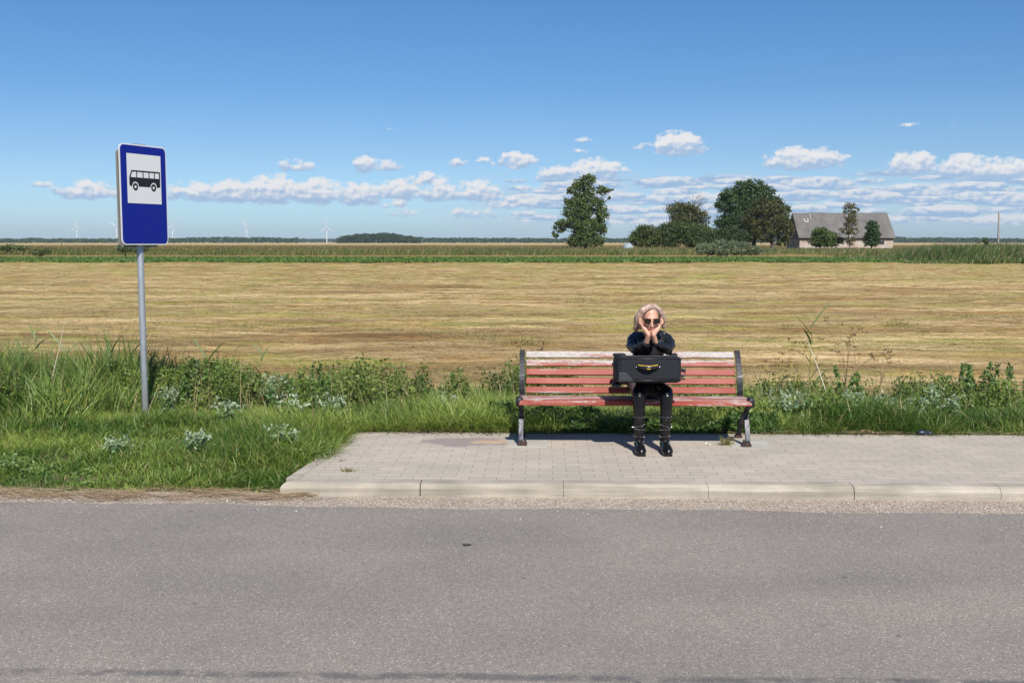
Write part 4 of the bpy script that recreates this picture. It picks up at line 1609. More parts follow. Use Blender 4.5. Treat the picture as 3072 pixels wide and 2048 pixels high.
# lower body with wheel arches
def arch(cx, cz, r, n=12):
    return [(cx + r * math.cos(PI - PI * k / n) , cz + r * 1.0 * math.sin(PI - PI * k / n)) for k in range(n + 1)]


c1, c2, cz = .225, .765, .345
poly = [(.055, .52), (.055, .37), (.075, .345), (.10, .345)]
body = [(.06, .525), (.055, .37), (.085, .345)]
body += [(c1 - .105, .345)] + arch(c1, cz, .098) + [(c1 + .105, .345)]
body += [(c2 - .105, .345)] + arch(c2, cz, .098) + [(c2 + .105, .340)]
body += [(.93, .335), (.965, .36), (.965, .525)]
# split body in three convex-ish runs so it stays clean
def run(x0, x1, cx):
    top = .525
    pts = [(x0, top), (x0, .345)]
    if cx is not None:
        pts += [(cx - .098, .345)] + arch(cx, .345, .098)[1:-1] + [(cx + .098, .345)]
    pts += [(x1, .345), (x1, top)]
    mb.prism([bx(*p) for p in pts], .003, LB)


run(.08, .5, c1)
run(.5, .94, c2)
strip([(.055, .525), (.055, .37), (.08, .345), (.08, .525)])
strip([(.94, .525), (.94, .345), (.965, .37), (.965, .525)])
strip([(.055, .525), (.125, .668), (.152, .668), (.085, .525)])          # windscreen post
strip([(.125, .668), (.955, .668), (.955, .642), (.14, .642)])            # roof
strip([(.955, .668), (.97, .655), (.97, .525), (.94, .525), (.94, .642)])
for x in (.262, .447, .625, .785):
    strip([(x, .642), (x + .022, .642), (x + .022, .525), (x, .525)])
for cx in (c1, c2):
    n = 20
    A = [(cx + .074 * math.cos(2 * PI * k / n), .335 + .074 * math.sin(2 * PI * k / n)) for k in range(n)]
    B = [(cx + .034 * math.cos(2 * PI * k / n), .335 + .034 * math.sin(2 * PI * k / n)) for k in range(n)]
    for k in range(n):
        k2 = (k + 1) % n
        strip([A[k], A[k2], B[k2], B[k]])
mb.build('bus_pictogram', MAT['signblack'], wp)
# second panel on the far side of the pole
M2 = SM @ Matrix.Translation((.104, .13, -.02))
mb = MB()
mb.prism(rrect(0, 0, SW - .11, SH * .965, .03), .016, M2)
mb.build('rear_panel', MAT['signback'], sign)
for z in (1.85, 2.42):
    mb = MB()
    mb.box(Vector((POLE.x, POLE.y, z)), (.12, .12, .035), (0, 0, math.atan2(SU.y, SU.x)), bev=.01)
    mb.build('clamp', MAT['galv'], sign)
mb = MB()
cc = (pL + pR) / 2 - SN * .03
mb.box((cc.x - .02, cc.y, SZ1 + .006), (.16, .03, .010), (0, 0, math.atan2(SU.y, SU.x)))
mb.build('top_bracket', MAT['galv'], sign)


# ------------------------------------------------------------------ the seated woman
def m_skin(t, b):
    o = t.obj()
    lips = t.math('SUBTRACT', 1.0, t.smooth(t.vmath('LENGTH', t.vmath('MULTIPLY', t.vmath('SUBTRACT', o, LIPC), (1 / .024, 1 / .03, 1 / .0075))), .8, 1.1))
    n = t.noise(o, 30, 3)
    c = t.mix(n, (.50, .265, .18), (.57, .32, .225))
    c = t.mix(t.math('MULTIPLY', lips, .7), c, (.50, .13, .11))
    t.put(b.inputs['Base Color'], c)
    b.inputs['Roughness'].default_value = .5
    b.inputs['Subsurface Weight'].default_value = .12
    b.inputs['Subsurface Radius'].default_value = (.01, .004, .002)
    b.inputs['Subsurface Scale'].default_value = .5


def m_hair(t, b):
    o = t.obj()
    n = t.noise(t.mapping(o, scale=(130, 130, 14)), 1.0, 4, .6)
    big = t.noise(o, 14, 3)
    c = t.ramp(n, [(.28, (.13, .075, .05)), (.5, (.37, .25, .19)), (.72, (.60, .45, .36))])
    c = t.mix(t.math('MULTIPLY', t.smooth(big, .5, .7), .45), c, (.20, .10, .075))
    t.put(b.inputs['Base Color'], c)
    b.inputs['Roughness'].default_value = .42
    t.put(b.inputs['Normal'], t.bump(n, .7, .004))


def m_leather(t, b):
    o = t.obj()
    n = t.noise(o, 45, 4, .6)
    n2 = t.noise(o, 16, 3, .5, .6)
    t.put(b.inputs['Base Color'], t.mix(n, (.006, .006, .0065), (.013, .013, .0145)))
    t.put(b.inputs['Roughness'], t.math('ADD', .27, t.math('MULTIPLY', n, .2)))
    t.put(b.inputs['Normal'], t.bump(t.math('ADD', n2, t.math('MULTIPLY', n, .2)), .5, .012))


PX0 = 1.128
PB = (PX0, 8.6, 0)
woman = thing('person', 'woman in a black leather jacket and sunglasses sitting on the bench, face in both hands', 'person', PB)
hx = P(1956, 960, 8.42).x
LIPC = tuple(Vector((hx, P(1956, 987, 8.41).y, P(1956, 987, 8.41).z)) - Vector(PB))
MAT['skin'] = material('skin', m_skin)
MAT['hair'] = material('hair', m_hair)
MAT['leather'] = material('black_leather', m_leather, spec=.45)
MAT['leggings'] = material('glossy_leggings', color=(.004, .0045, .007), rough=.21, spec=.42)
MAT['boot'] = material('boot_leather', color=(.005, .0045, .0045), rough=.32, spec=.4)
MAT['stud'] = material('silver_studs', color=(.75, .74, .72), rough=.22, metal=1)
MAT['lens'] = material('dark_lens', color=(.010, .006, .005), rough=.08)
MAT['gold'] = material('thin_gold_frame', color=(.30, .14, .08), rough=.3, metal=.8)
MAT['cloth'] = material('black_cloth', color=(.008, .008, .009), rough=.85)

# body: one continuous surface (torso, neck, head with face, arms, hands with fingers, legs, feet)
b_ = MB()
zc = lambda py, Y=8.42: P(1956, py, Y).z
b_.ell((hx, 8.530, 1.097), (.070, .090, .084))
b_.ell((hx, 8.495, 1.045), (.060, .076, .085))
b_.tube([(hx - .030, 8.515, .998), (hx, 8.450, .978), (hx + .030, 8.515, .998)], [.026, .022, .026], 14)
b_.ell((hx, 8.438, .976), (.020, .018, .016))
b_.tube([(hx, 8.424, zc(962)), (hx, 8.412, zc(972)), (hx, 8.404, zc(978))], [.0065, .008, .0095], 10)
b_.ell((hx - .009, 8.413, zc(979.5)), (.0065, .007, .0055))
b_.ell((hx + .009, 8.413, zc(979.5)), (.0065, .007, .0055))
b_.tube([(hx - .021, 8.427, zc(986.5)), (hx - .006, 8.416, zc(985)), (hx + .006, 8.416, zc(985)), (hx + .021, 8.427, zc(986.5))], [.003, .0045, .0045, .003], 8)
b_.tube([(hx - .018, 8.427, zc(988)), (hx, 8.416, zc(989)), (hx + .018, 8.427, zc(988))], [.003, .0055, .003], 8)
b_.tube([(hx - .035, 8.432, zc(955)), (hx - .012, 8.421, zc(956))], [.007, .007], 8)
b_.tube([(hx + .035, 8.432, zc(955)), (hx + .012, 8.421, zc(956))], [.007, .007], 8)
b_.ell((hx - .034, 8.445, zc(972)), (.020, .018, .020))
b_.ell((hx + .034, 8.445, zc(972)), (.020, .018, .020))
for q in (-1, 1):
    b_.ell((hx + q * .069, 8.535, 1.052), (.010, .018, .030))
b_.tube([(hx, 8.56, 1.03), (hx + .004, 8.64, .97), (PX0 + .01, 8.76, .915)], [.05, .048, .06], 16)
b_.ell((PX0 + .012, 8.81, .82), (.115, .07, .095))
b_.ell((PX0 + .008, 8.88, .66), (.105, .075, .16))
b_.ell((PX0, 8.96, .485), (.125, .095, .075))


def hand(q):
    """q=-1 photo left, +1 photo right; wrist below the chin, palm along the cheek, fingers curled at the temple"""
    mx = lambda px: 1952 + (px - 1952) if q < 0 else 1952 + (1952 - px) + 2
    W = P(mx(1945.5), 1004, 8.425)
    # forearm
    el = Vector((PX0 + q * .128, 8.585, .810))
    cu = P(mx(1939), 1029, 8.47)
    b_.tube([el, cu, W], [.027, .023, .0185], 14)
    b_.tube([Vector((PX0 + q * .135, 8.80, .88)), Vector((PX0 + q * .158, 8.70, .85)), el], [.034, .028, .024], 14)
    # palm: thick at the heel of the hand
    k0 = P(mx(1936), 990, 8.435)
    k1 = P(mx(1927), 977, 8.45)
    b_.tube([W, k0, k1], [.0180, .0185, .016], 12)
    b_.tube([W + Vector((0, .012, .005)), k0 + Vector((q * .002, .030, 0)), k1 + Vector((0, .032, .004))], [.015, .016, .014], 12)
    # four fingers, little finger nearest the camera
    spec = [(0, 1922, 971, 1926, 964, 1932, 966), (1, 1919, 969, 1922, 960, 1928, 960), (2, 1917, 968, 1919, 957, 1924, 955), (3, 1919, 968, 1921, 956, 1925, 952)]
    for i, ax, ay, bx_, by, cx, cy in spec:
        y0 = 8.438 + i * .0175
        base = P(mx(1927), 978, 8.440 + i * .014)
        A = P(mx(ax), ay, y0)
        B = P(mx(bx_), by, y0 + .004)
        C = P(mx(cx), cy, y0 + .004)
        r = [.0070, .0077, .0078, .0074][i]
        b_.tube([base, A, B, C], [r + .001, r, r * .92, r * .8], 10)
    # thumb leaves the side of the palm and lies back under the jaw
    b_.tube([P(mx(1942), 998, 8.45), P(mx(1933), 990, 8.485), P(mx(1928), 979, 8.508), P(mx(1925), 970, 8.512)], [.014, .0115, .0105, .009], 10)


hand(-1)
hand(1)
LEGX = {-1: P(1917, 1155, 8.48).x, 1: P(2000, 1155, 8.48).x}
FOOTX = {-1: P(1924, 1360, 8.3).x, 1: P(2003, 1360, 8.3).x}
for q in (-1, 1):
    kx, fx = LEGX[q], FOOTX[q]
    b_.tube([(PX0 + q * .075, 8.96, .478), ((kx + PX0 + q * .07) / 2, 8.74, .475), (kx, 8.50, .478), (kx, 8.475, .44), (kx * .5 + fx * .5, 8.47, .32), (fx, 8.475, .12), (fx, 8.46, .06)],
            [.064, .056, .044, .043, .038, .026, .026], 18)
    b_.tube([(fx, 8.50, .035), (fx, 8.42, .04), (fx, 8.30, .028)], [.030, .034, .026], 12)
body = b_.build('body', MAT['skin'], woman, True, remesh=.0032, smooth_it=3)

# hair
h = MB()
h.ell((hx - .004, 8.552, 1.104), (.078, .092, .084))
lk = lambda px, py, Y: P(px, py, Y)
h.tube([lk(1950, 918, 8.50), lk(1925, 930, 8.48), lk(1912, 955, 8.50), lk(1906, 982, 8.54)], [.022, .022, .021, .016], 14)
h.tube([lk(1940, 920, 8.56), lk(1912, 950, 8.56), lk(1908, 988, 8.58)], [.028, .029, .021], 14)
h.tube([lk(1962, 917, 8.50), lk(1980, 928, 8.49), lk(1989, 952, 8.51), lk(1992, 972, 8.54)], [.017, .017, .016, .011], 14)
h.tube([lk(1965, 920, 8.56), lk(1988, 945, 8.57), lk(1991, 980, 8.59)], [.028, .026, .018], 14)
h.tube([lk(1955, 935, 8.62), lk(1952, 975, 8.635)], [.07, .055], 16)
h.tube([lk(1968, 921, 8.462), lk(1950, 925, 8.446), lk(1932, 938, 8.457), lk(1924, 955, 8.48)], [.006, .007, .007, .006], 12)
h.tube([lk(1966, 920, 8.462), lk(1976, 928, 8.452), lk(1984, 945, 8.475)], [.006, .007, .006], 12)
hair = h.build('hair', MAT['hair'], woman, True, remesh=.005, smooth_it=5, disp=(.004, .03))
# loose strands
mb = MB()
for i in range(1300):
    a = random.uniform(-2.6, 2.6)
    side = 1 if math.sin(a) > 0 else -1
    x0 = hx + .012 + math.sin(a) * .045
    y0 = 8.55 - math.cos(a) * .07
    p0 = Vector((x0, y0, 1.180 - random.random() * .02))
    rr = .083 + random.uniform(-.004, .007)
    p1 = Vector((hx - .004 + math.sin(a) * rr, 8.556 - math.cos(a) * (.094 if abs(a) > .75 else .098), 1.125 + random.uniform(-.01, .01)))
    if abs(a) < .62:
        p1.z = 1.155
        p2 = Vector((hx - .004 + side * (.075 + random.random() * .02), 8.475, 1.10))
        p3 = Vector((hx - .004 + side * (.10 + random.random() * .022), 8.52, 1.03))
    else:
        w2 = 1.05 if side < 0 else .95
        p2 = Vector((hx - .004 + math.sin(a) * .102 * w2, 8.56 - math.cos(a) * .085, 1.06))
        p3 = Vector((hx - .004 + math.sin(a) * (.108 + random.uniform(-.014, .014)) * w2, 8.575 - math.cos(a) * .07, .985 + random.uniform(-.012, .02) + (.02 if side > 0 else 0)))
    q = smooth_path  # noqa
    pts4 = [p0, p1, p2, p3]
    cur = []
    for k in range(10):
        u = k / 9 * 3
        j = min(int(u), 2)
        f = u - j
        A, B, C_, D = pts4[max(j - 1, 0)], pts4[j], pts4[j + 1], pts4[min(j + 2, 3)]
        cur.append(.5 * ((2 * B) + (C_ - A) * f + (2 * A - 5 * B + 4 * C_ - D) * f * f + (3 * B - A - 3 * C_ + D) * f ** 3))
    mb.tube(cur, [.0013] * 9 + [.0004], 4, caps=False)
mb.build('strand', MAT['hair'], hair, True)

# jacket
j = MB()
j.ell((PX0 + .012, 8.815, .82), (.150, .095, .125))
j.ell((PX0 + .010, 8.88, .67), (.140, .100, .17))
j.ell((PX0 + .004, 8.95, .54), (.150, .110, .09))
for q in (-1, 1):
    mx = (lambda px: px) if q < 0 else (lambda px: 1952 + (1952 - px) + 2)
    el = Vector((PX0 + q * .128, 8.585, .810))
    cu = P(mx(1938.5), 1030, 8.474)
    j.tube([Vector((PX0 + .01 + q * .09, 8.83, .90)), Vector((PX0 + .012 + q * .132, 8.80, .878)), Vector((PX0 + .010 + q * .158, 8.70, .842)), el], [.050, .052, .046, .041], 16)
    j.tube([el, el.lerp(cu, .55) + Vector((q * .006, 0, -.002)), cu], [.041, .037, .031], 16, caps=True)
jacket = j.build('jacket', MAT['leather'], woman, True, remesh=.006, smooth_it=2, disp=(.022, .045))
for q in (-1, 1):
    m_ = MB()
    a = P(1952 + q * 14, 1000, 8.70)
    pl = [P(1952 + q * 18, 996, 8.70), P(1952 + q * 46, 1003, 8.72), P(1952 + q * 42, 1022, 8.66), P(1952 + q * 30, 1032, 8.66), P(1952 + q * 12, 1018, 8.68)]
    if q < 0: pl = pl[::-1]
    vs = pl + [p + Vector((0, .012, 0)) for p in pl]
    m = len(pl)
    m_.add(vs, [tuple(range(m)), tuple(range(2 * m - 1, m - 1, -1))] + [(i, (i + 1) % m, (i + 1) % m + m, i + m) for i in range(m)])
    lp = m_.build('lapel', MAT['leather'], jacket, bevel=.003)
    m_ = MB()
    c = P(*((1992, 1000, 8.695) if q > 0 else (1914, 1025, 8.64)))
    m_.ell(c, (.0055, .004, .0055), None, 10, 8)
    m_.build('snap', MAT['stud'], lp, True)
    m_ = MB()
    mx = (lambda px: px) if q < 0 else (lambda px: 1952 + (1952 - px) + 2)
    cu = P(mx(1938.5), 1030, 8.474)
    el = Vector((PX0 + q * .128, 8.585, .810))
    d = (cu - el).normalized()
    m_.tube([cu - d * .004, cu + d * .012], [.036, .035], 20, caps=False)
    m_.build('cuff', MAT['leather'], jacket, True, bevel=.002)
s_ = MB()
s_.ell((PX0 + .010, 8.775, .80), (.085, .075, .135))
s_.build('shirt', MAT['cloth'], woman, True)

# leggings and skirt
l = MB()
l.ell((PX0, 8.97, .486), (.158, .122, .098))
for q in (-1, 1):
    kx, fx = LEGX[q], FOOTX[q]
    l.tube([(PX0 + q * .075, 8.96, .478), ((kx + PX0 + q * .07) / 2, 8.74, .478), (kx, 8.50, .480), (kx, 8.474, .44), (kx * .7 + fx * .3, 8.470, .36), (kx * .3 + fx * .7, 8.472, .22), (fx, 8.474, .16)],
           [.080, .072, .055, .053, .048, .040, .036], 20)
l.build('leggings', MAT['leggings'], woman, True, remesh=.0055, smooth_it=4)
sk = MB()
sk.tube([(PX0 - .06, 8.94, .475), (PX0 - .04, 8.70, .468)], [.10, .068], 18)
sk.tube([(PX0 + .06, 8.94, .475), (PX0 + .04, 8.70, .468)], [.10, .068], 18)
sk.build('skirt', MAT['cloth'], woman, True, remesh=.007, smooth_it=4)

for q in (-1, 1):
    fx, kx = FOOTX[q], LEGX[q]
    bt = MB()
    bt.tube([(kx * .35 + fx * .65, 8.472, .27), (fx, 8.474, .17), (fx, 8.478, .10), (fx, 8.475, .060)], [.045, .041, .040, .041], 20, caps=False)
    bt.tube([(fx, 8.485, .052), (fx, 8.40, .050), (fx + q * .002, 8.33, .044), (fx + q * .003, 8.285, .038)], [.036, .041, .040, .030], 18)
    bt.ell((fx + q * .002, 8.335, .034), (.045, .085, .036))
    bt.box((fx, 8.50, .022), (.060, .062, .044), bev=.008)
    bt.box((fx, 8.37, .0075), (.072, .20, .015), bev=.006)
    boot = bt.build('boot', MAT['boot'], woman, True, remesh=.004, smooth_it=3)

    def band(z, r, tilt, n=11, big=False, fr=1.0, yoff=0.0):
        m_ = MB()
        ring = []
        for k in range(24):
            a = 2 * PI * k / 24
            x, y = math.cos(a) * r, math.sin(a) * r
            ring.append(Vector((fx + x + (kx - fx) * .4 * (z > .2), 8.474 + y + yoff, z + tilt * x)))
        for k in range(24):
            m_.tube([ring[k], ring[(k + 1) % 24]], .0017, 5, caps=False)
        strap = m_.build('strap', MAT['boot'], boot, True)
        m2 = MB()
        for k in range(n):
            a = -PI + PI * (k + .5) / n
            x, y = math.cos(a) * (r + .001), math.sin(a) * (r + .001)
            m2.ell((fx + x + (kx - fx) * .4 * (z > .2), 8.474 + y + yoff, z + tilt * x), (.0030, .0030, .0030), None, 6, 5)
        m2.build('studs', MAT['stud'], strap, True)
    band(.285, .0470, -q * .0, 9)
    band(.213, .0445, -q * .22, 10)
    band(.185, .0435, q * .12, 9)
    band(.128, .0420, q * .10, 10)
    band(.085, .0430, 0, 11, yoff=-.006)
    m2 = MB()
    for k in range(9):
        for r_ in range(2):
            a = -PI * (.12 + .76 * k / 8)
            m2.ell((fx + math.cos(a) * .040, 8.385 + math.sin(a) * .006 - r_ * .022, .060 - .022 * abs(math.cos(a)) + .014 - r_ * .004), (.0028, .0028, .0028), None, 6, 5)
    m2.build('studs', MAT['stud'], boot, True)
    m2 = MB()
    m2.tube([(fx + q * .049, 8.465, .213 - q * q * .22 * .049), (fx + q * .056, 8.465, .213 - .22 * .049)], .006, 8)
    m2.build('buckle', MAT['stud'], boot, True)

# sunglasses
g = MB()
for q in (-1, 1):
    cx = hx + q * .0365
    poly = [(-.027, .019), (.0, .022), (.026, .019), (.028, .002), (.022, -.018), (.0, -.024), (-.019, -.021), (-.027, -.004)]
    if q < 0: poly = [(-x, z) for x, z in poly][::-1]
    M = Matrix.Translation((cx, 8.404 + .0, zc(963))) @ Matrix.Rotation(q * .16, 4, 'Z')
    g.prism(poly, .003, M)
gl = g.build('sunglasses', MAT['lens'], woman, bevel=.001)
g = MB()
g.tube([(hx - .013, 8.403, zc(958)), (hx + .013, 8.403, zc(958))], .0014, 6)
for q in (-1, 1):
    g.tube([(hx + q * .063, 8.412, zc(957)), (hx + q * .072, 8.47, zc(957, 8.45)), (hx + q * .074, 8.53, zc(960, 8.5))], .0017, 6)
    cx = hx + q * .0365
    poly = [(-.027, .019), (.0, .022), (.026, .019), (.028, .002), (.022, -.018), (.0, -.024), (-.019, -.021), (-.027, -.004)]
    if q < 0: poly = [(-x, z) for x, z in poly][::-1]
    M = Matrix.Translation((cx, 8.4035, zc(963))) @ Matrix.Rotation(q * .16, 4, 'Z')
    pp = [M @ Vector((x, 0, z)) for x, z in poly]
    g.tube(pp + [pp[0]], .0011, 5, caps=False)
g.build('frame', MAT['gold'], gl, True)


# ------------------------------------------------------------------ suitcase on her lap
def m_nylon(t, b):
    o = t.obj()
    n = t.noise(o, 400, 2, .6)
    n2 = t.noise(o, 9, 3, .5)
    t.put(b.inputs['Base Color'], t.mix(n, (.006, .0065, .009), (.012, .0135, .018)))
    b.inputs['Roughness'].default_value = .75
    b.inputs['Specular IOR Level'].default_value = .3
    t.put(b.inputs['Normal'], t.bump(t.math('ADD', t.math('MULTIPLY', n, .1), n2), .5, .01))


MAT['nylon'] = material('black_nylon', m_nylon)
MAT['patch'] = material('corner_guard', color=(.022, .026, .032), rough=.5)
MAT['yellow'] = material('yellow_piping', color=(.80, .52, .03), rough=.4)
MAT['plastic'] = material('black_plastic', color=(.012, .012, .014), rough=.3)
cx0, cx1 = P(1851, 1100, 8.34).x, P(2046, 1100, 8.34).x
cz0, cz1 = .5745, .785
cy0, cy1 = 8.34, 8.70
case = thing('suitcase', 'black fabric suitcase with yellow piped handle lying on her lap', 'suitcase', ((cx0 + cx1) / 2, cy0, cz0))
mb = MB()
mb.box(((cx0 + cx1) / 2, (cy0 + cy1) / 2, (cz0 + cz1) / 2), (cx1 - cx0, cy1 - cy0, cz1 - cz0), bev=.032)
shell = mb.build('shell', MAT['nylon'], case, True)
shell.data.shade_flat()
md = shell.modifiers.new('round', 'BEVEL'); md.width = .006; md.segments = 2; md.limit_method = 'ANGLE'; md.angle_limit = math.radians(20)
for nm_, z in (('piping', cz1 - .020), ('piping', cz0 + .020)):
    mb = MB()
    q = [(cx0 - .002, cy0 + .02), (cx0 + .02, cy0 - .002), (cx1 - .02, cy0 - .002), (cx1 + .002, cy0 + .02), (cx1 + .002, cy1 - .02), (cx1 - .02, cy1 + .002), (cx0 + .02, cy1 + .002), (cx0 - .002, cy1 - .02)]
    q.append(q[0])
    mb.tube([(a, b, z) for a, b in q], .0035, 6, caps=False)
    mb.build(nm_, MAT['plastic'], case, True)
# top front edge zip line a little proud
mb = MB()
mb.box(((cx0 + cx1) / 2, cy0 + .02, cz1 + .001), (cx1 - cx0 - .07, .008, .005), bev=.002)
mb.build('zip', MAT['patch'], case)
mb = MB()
poly = [(cx0 + .014, cz0 + .012), (cx0 + .135, cz0 + .012), (cx0 + .125, cz0 + .025), (cx0 + .08, cz0 + .075), (cx0 + .058, cz0 + .082), (cx0 + .016, cz0 + .080)]
mb.prism(poly, .005, Matrix.Translation((0, cy0 - .0045, 0)))
mb.build('corner_patch', MAT['patch'], case, bevel=.002)
hxm = P(1946, 1105, 8.3).x
hz = P(1946, 1102, 8.3).z
mb = MB()
pts_ = [(hxm + .080 * u, cy0 - .008 - .030 * (1 - u * u), hz - .006 * (1 - u * u)) for u in np.linspace(-1, 1, 13)]
mb.tube(pts_, [.011 + .006 * (1 - u * u) for u in np.linspace(-1, 1, 13)], 12)
hd = mb.build('handle', MAT['plastic'], case, True)
for dz, dy, rr in ((.013, -.006, .0034), (-.010, -.013, .0028)):
    mb = MB()
    mb.tube([(hxm + (.076 if dz > 0 else .058) * u, cy0 - .008 - .030 * (1 - u * u) + dy * (1 - .3 * abs(u)), hz + dz - .006 * (1 - u * u)) for u in np.linspace(-1, 1, 13)], rr, 6)
    mb.build('piping', MAT['yellow'], hd, True)
for q in (-1, 1):
    mb = MB()
    mb.ell((hxm + q * .091, cy0 - .006, hz - .002), (.0065, .004, .0065), None, 12, 8)
    mb.build('rivet', MAT['stud'], case, True)
# wheels on the left side, kick feet and handle slots on the right
for Y_, py in ((8.45, 1090), (8.50, 1150)):
    c = P(1848, py, Y_)
    mb = MB()
    mb.tube([c + Vector((.012, 0, 0)), c + Vector((-.012, 0, 0))], .021 if py < 1100 else .024, 16)
    mb.tube([c + Vector((.03, .01, 0)), c + Vector((0, .0, 0))], .014, 10)
    mb.build('wheel', MAT['plastic'], case, True)
mb = MB()
c = P(1855, 1072, 8.60)
mb.box((cx0 + .045, 8.60, cz1 + .004), (.10, .12, .026), bev=.012)
mb.build('wheel_housing', MAT['nylon'], case)
mb = MB()
mb.box((cx1 - .03, 8.58, cz1 + .004), (.055, .12, .028), bev=.012)
mb.build('side_cap', MAT['nylon'], case)
for py in (1108, 1124, 1133):
    mb = MB()
    c = P(2050, py, 8.44)
    mb.box(c, (.028, .03, .016 if py > 1110 else .030), (0, .3, 0), bev=.004)
    mb.build('buckle', MAT['plastic'] if py != 1124 else MAT['patch'], case)
mb = MB()
mb.tube([P(2044, 1104, 8.44), P(2058, 1101, 8.44), P(2055, 1118, 8.44), P(2046, 1128, 8.44)], .0035, 6)
mb.build('strap', MAT['plastic'], case, True)


case.rotation_euler = (math.radians(-4.5), 0, 0)

# ------------------------------------------------------------------ trees
def m_bark(c0, c1):
    def f(t, b):
        n = t.noise(t.mapping(t.obj(), scale=(3, 3, .8)), 1.5, 4, .6)
        t.put(b.inputs['Base Color'], t.mix(n, c0, c1))
        b.inputs['Roughness'].default_value = .9
    return f


MAT['bark'] = material('bark', m_bark((.06, .045, .03), (.17, .14, .11)))
MAT['birchbark'] = material('birch_bark', m_bark((.30, .29, .27), (.85, .82, .78)))
MAT['leaf_far'] = colmat('tree_leaves', .5, .22, .35)


def tree(name, label, cat, Y, blobs, nleaf, size, cA, cB, trunk=None, group=None, bark='bark', clump=.30, per=26, limbs=9, dry=0.0, bare=None, fill=.35):
    m = P(1537, 726, Y).x
    tb = trunk[0] if trunk else (blobs[0][0], 740)
    base = P(tb[0], tb[1], Y)
    base.z = Z_FIELD - .08
    root = thing(name, label, cat, tuple(base), group)
    areas = np.array([b[2] * b[3] for b in blobs], float)
    areas /= areas.sum()
    cen, cc, tips = [], [], []
    for (px, py, rx, ry), a in zip(blobs, areas):
        c = P(px, py, Y)
        rx_, rz_ = rx * m, ry * m
        ry_ = min(rx_ * 1.0, 6)
        nl = int(nleaf * a)
        ncl = max(3, nl // per)
        d = RNG.normal(size=(ncl, 3))
        d /= np.linalg.norm(d, axis=1)[:, None]
        rad = np.where(RNG.random(ncl) < fill, RNG.random(ncl) ** .5, RNG.uniform(.80, 1.0, ncl))
        q = np.array(tuple(c)) + d * rad[:, None] * np.array([rx_, ry_, rz_]) * .92
        tips += [Vector(x) for x in q[:max(2, int(limbs * a * 2))]]
        sc_ = min(rx_, rz_) * clump
        sc_ = np.clip(sc_, .25, 1.1)
        tone = RNG.random(ncl)
        for k in range(ncl):
            cen.append(q[k] + RNG.normal(size=(per, 3)) * sc_ * np.array([.75, .75, .5]))
            cc.append(np.clip(tone[k] * .75 + RNG.random(per) * .55 - .10, 0, 1.25))
    cen = np.concatenate(cen)
    cc = np.concatenate(cc)
    cen[:, 2] = np.maximum(cen[:, 2], Z_FIELD)
    V, F = leaf_quads(cen, size * RNG.uniform(.7, 1.35, len(cen)), 1.5, up=np.array([0, -.35, .55]))
    col = lerpc(cA, cB, cc)
    if dry:
        dd_ = RNG.random(len(cen)) < dry
        col[dd_] = np.array((.15, .11, .03))
    np_mesh('crown', V, F, MAT['leaf_far'], root, np.repeat(col, 4, 0))
    mb = MB()
    top = P(trunk[1][0], trunk[1][1], Y) if trunk else P(blobs[0][0], blobs[0][1], Y)
    r0 = trunk[2] if trunk else .12
    mid = base.lerp(top, .5) + Vector((random.uniform(-.3, .3) * r0 * 2, 0, 0))
    mb.tube([base, mid, top], [r0, r0 * .65, r0 * .15], 10)
    for tp in tips[:limbs * 2]:
        f = min(.9, max(.12, (tp.z - base.z) / max(.1, (top.z - base.z)) * .6))
        s0 = base.lerp(mid, f * 2) if f < .5 else mid.lerp(top, f * 2 - 1)
        mb.tube([s0, s0.lerp(tp, .5) + Vector((0, 0, -.2 * r0)), tp], [r0 * .32, r0 * .2, r0 * .06], 6)
    if bare:
        for k in range(bare[4]):
            tp = P(random.gauss(bare[0], bare[2] * .5), random.gauss(bare[1], bare[3] * .5), Y + random.uniform(-1, 1))
            s0 = mid.lerp(top, random.uniform(.3, .9))
            q = s0.lerp(tp, .6) + Vector((random.gauss(0, .3), 0, 0))
            mb.tube([s0, q, tp], [.10, .05, .02], 4)
            for _ in range(5):
                e = tp.lerp(q, random.random() * .7)
                mb.tube([e, e + Vector((random.gauss(0, .6), random.gauss(0, .4), random.uniform(.1, .9)))], [.025, .015], 3, caps=False)
    mb.build('trunk', MAT[bark], root, True)
    return root


DG = (.022, .045, .010)
MG = (.070, .110, .022)
tree('tall_tree', 'tall lone tree with an irregular open crown on the field', 'tree', 300,
     [(1762, 542, 26, 20), (1735, 552, 16, 16), (1750, 572, 36, 22), (1806, 572, 20, 14), (1828, 573, 11, 7), (1830, 594, 8, 5), (1714, 571, 13, 12), (1752, 606, 44, 24), (1708, 603, 17, 12),
      (1735, 635, 46, 28), (1793, 615, 20, 24), (1806, 645, 18, 26), (1722, 668, 52, 20), (1682, 684, 22, 16), (1667, 704, 9, 14), (1790, 675, 26, 22), (1812, 690, 12, 16), (1760, 680, 44, 28), (1752, 712, 50, 24), (1785, 722, 32, 18), (1728, 725, 28, 16), (1760, 730, 46, 12)],
     32000, .31, (.034, .062, .014), (.14, .185, .045), ((1757, 738), (1752, 545), .55), clump=.30, limbs=14, fill=.30)
tree('leafy_tree', 'greenish brown tree with thin bare branches on top, between the bushes', 'tree', 302,
     [(2028, 632, 26, 26), (2060, 622, 24, 16), (2070, 652, 40, 34), (2105, 660, 24, 28), (2045, 665, 36, 28)],
     10000, .30, (.028, .040, .010), (.105, .115, .028), ((2072, 738), (2080, 612), .4), dry=.1, bare=(2098, 606, 36, 20, 26), limbs=8, fill=.3)
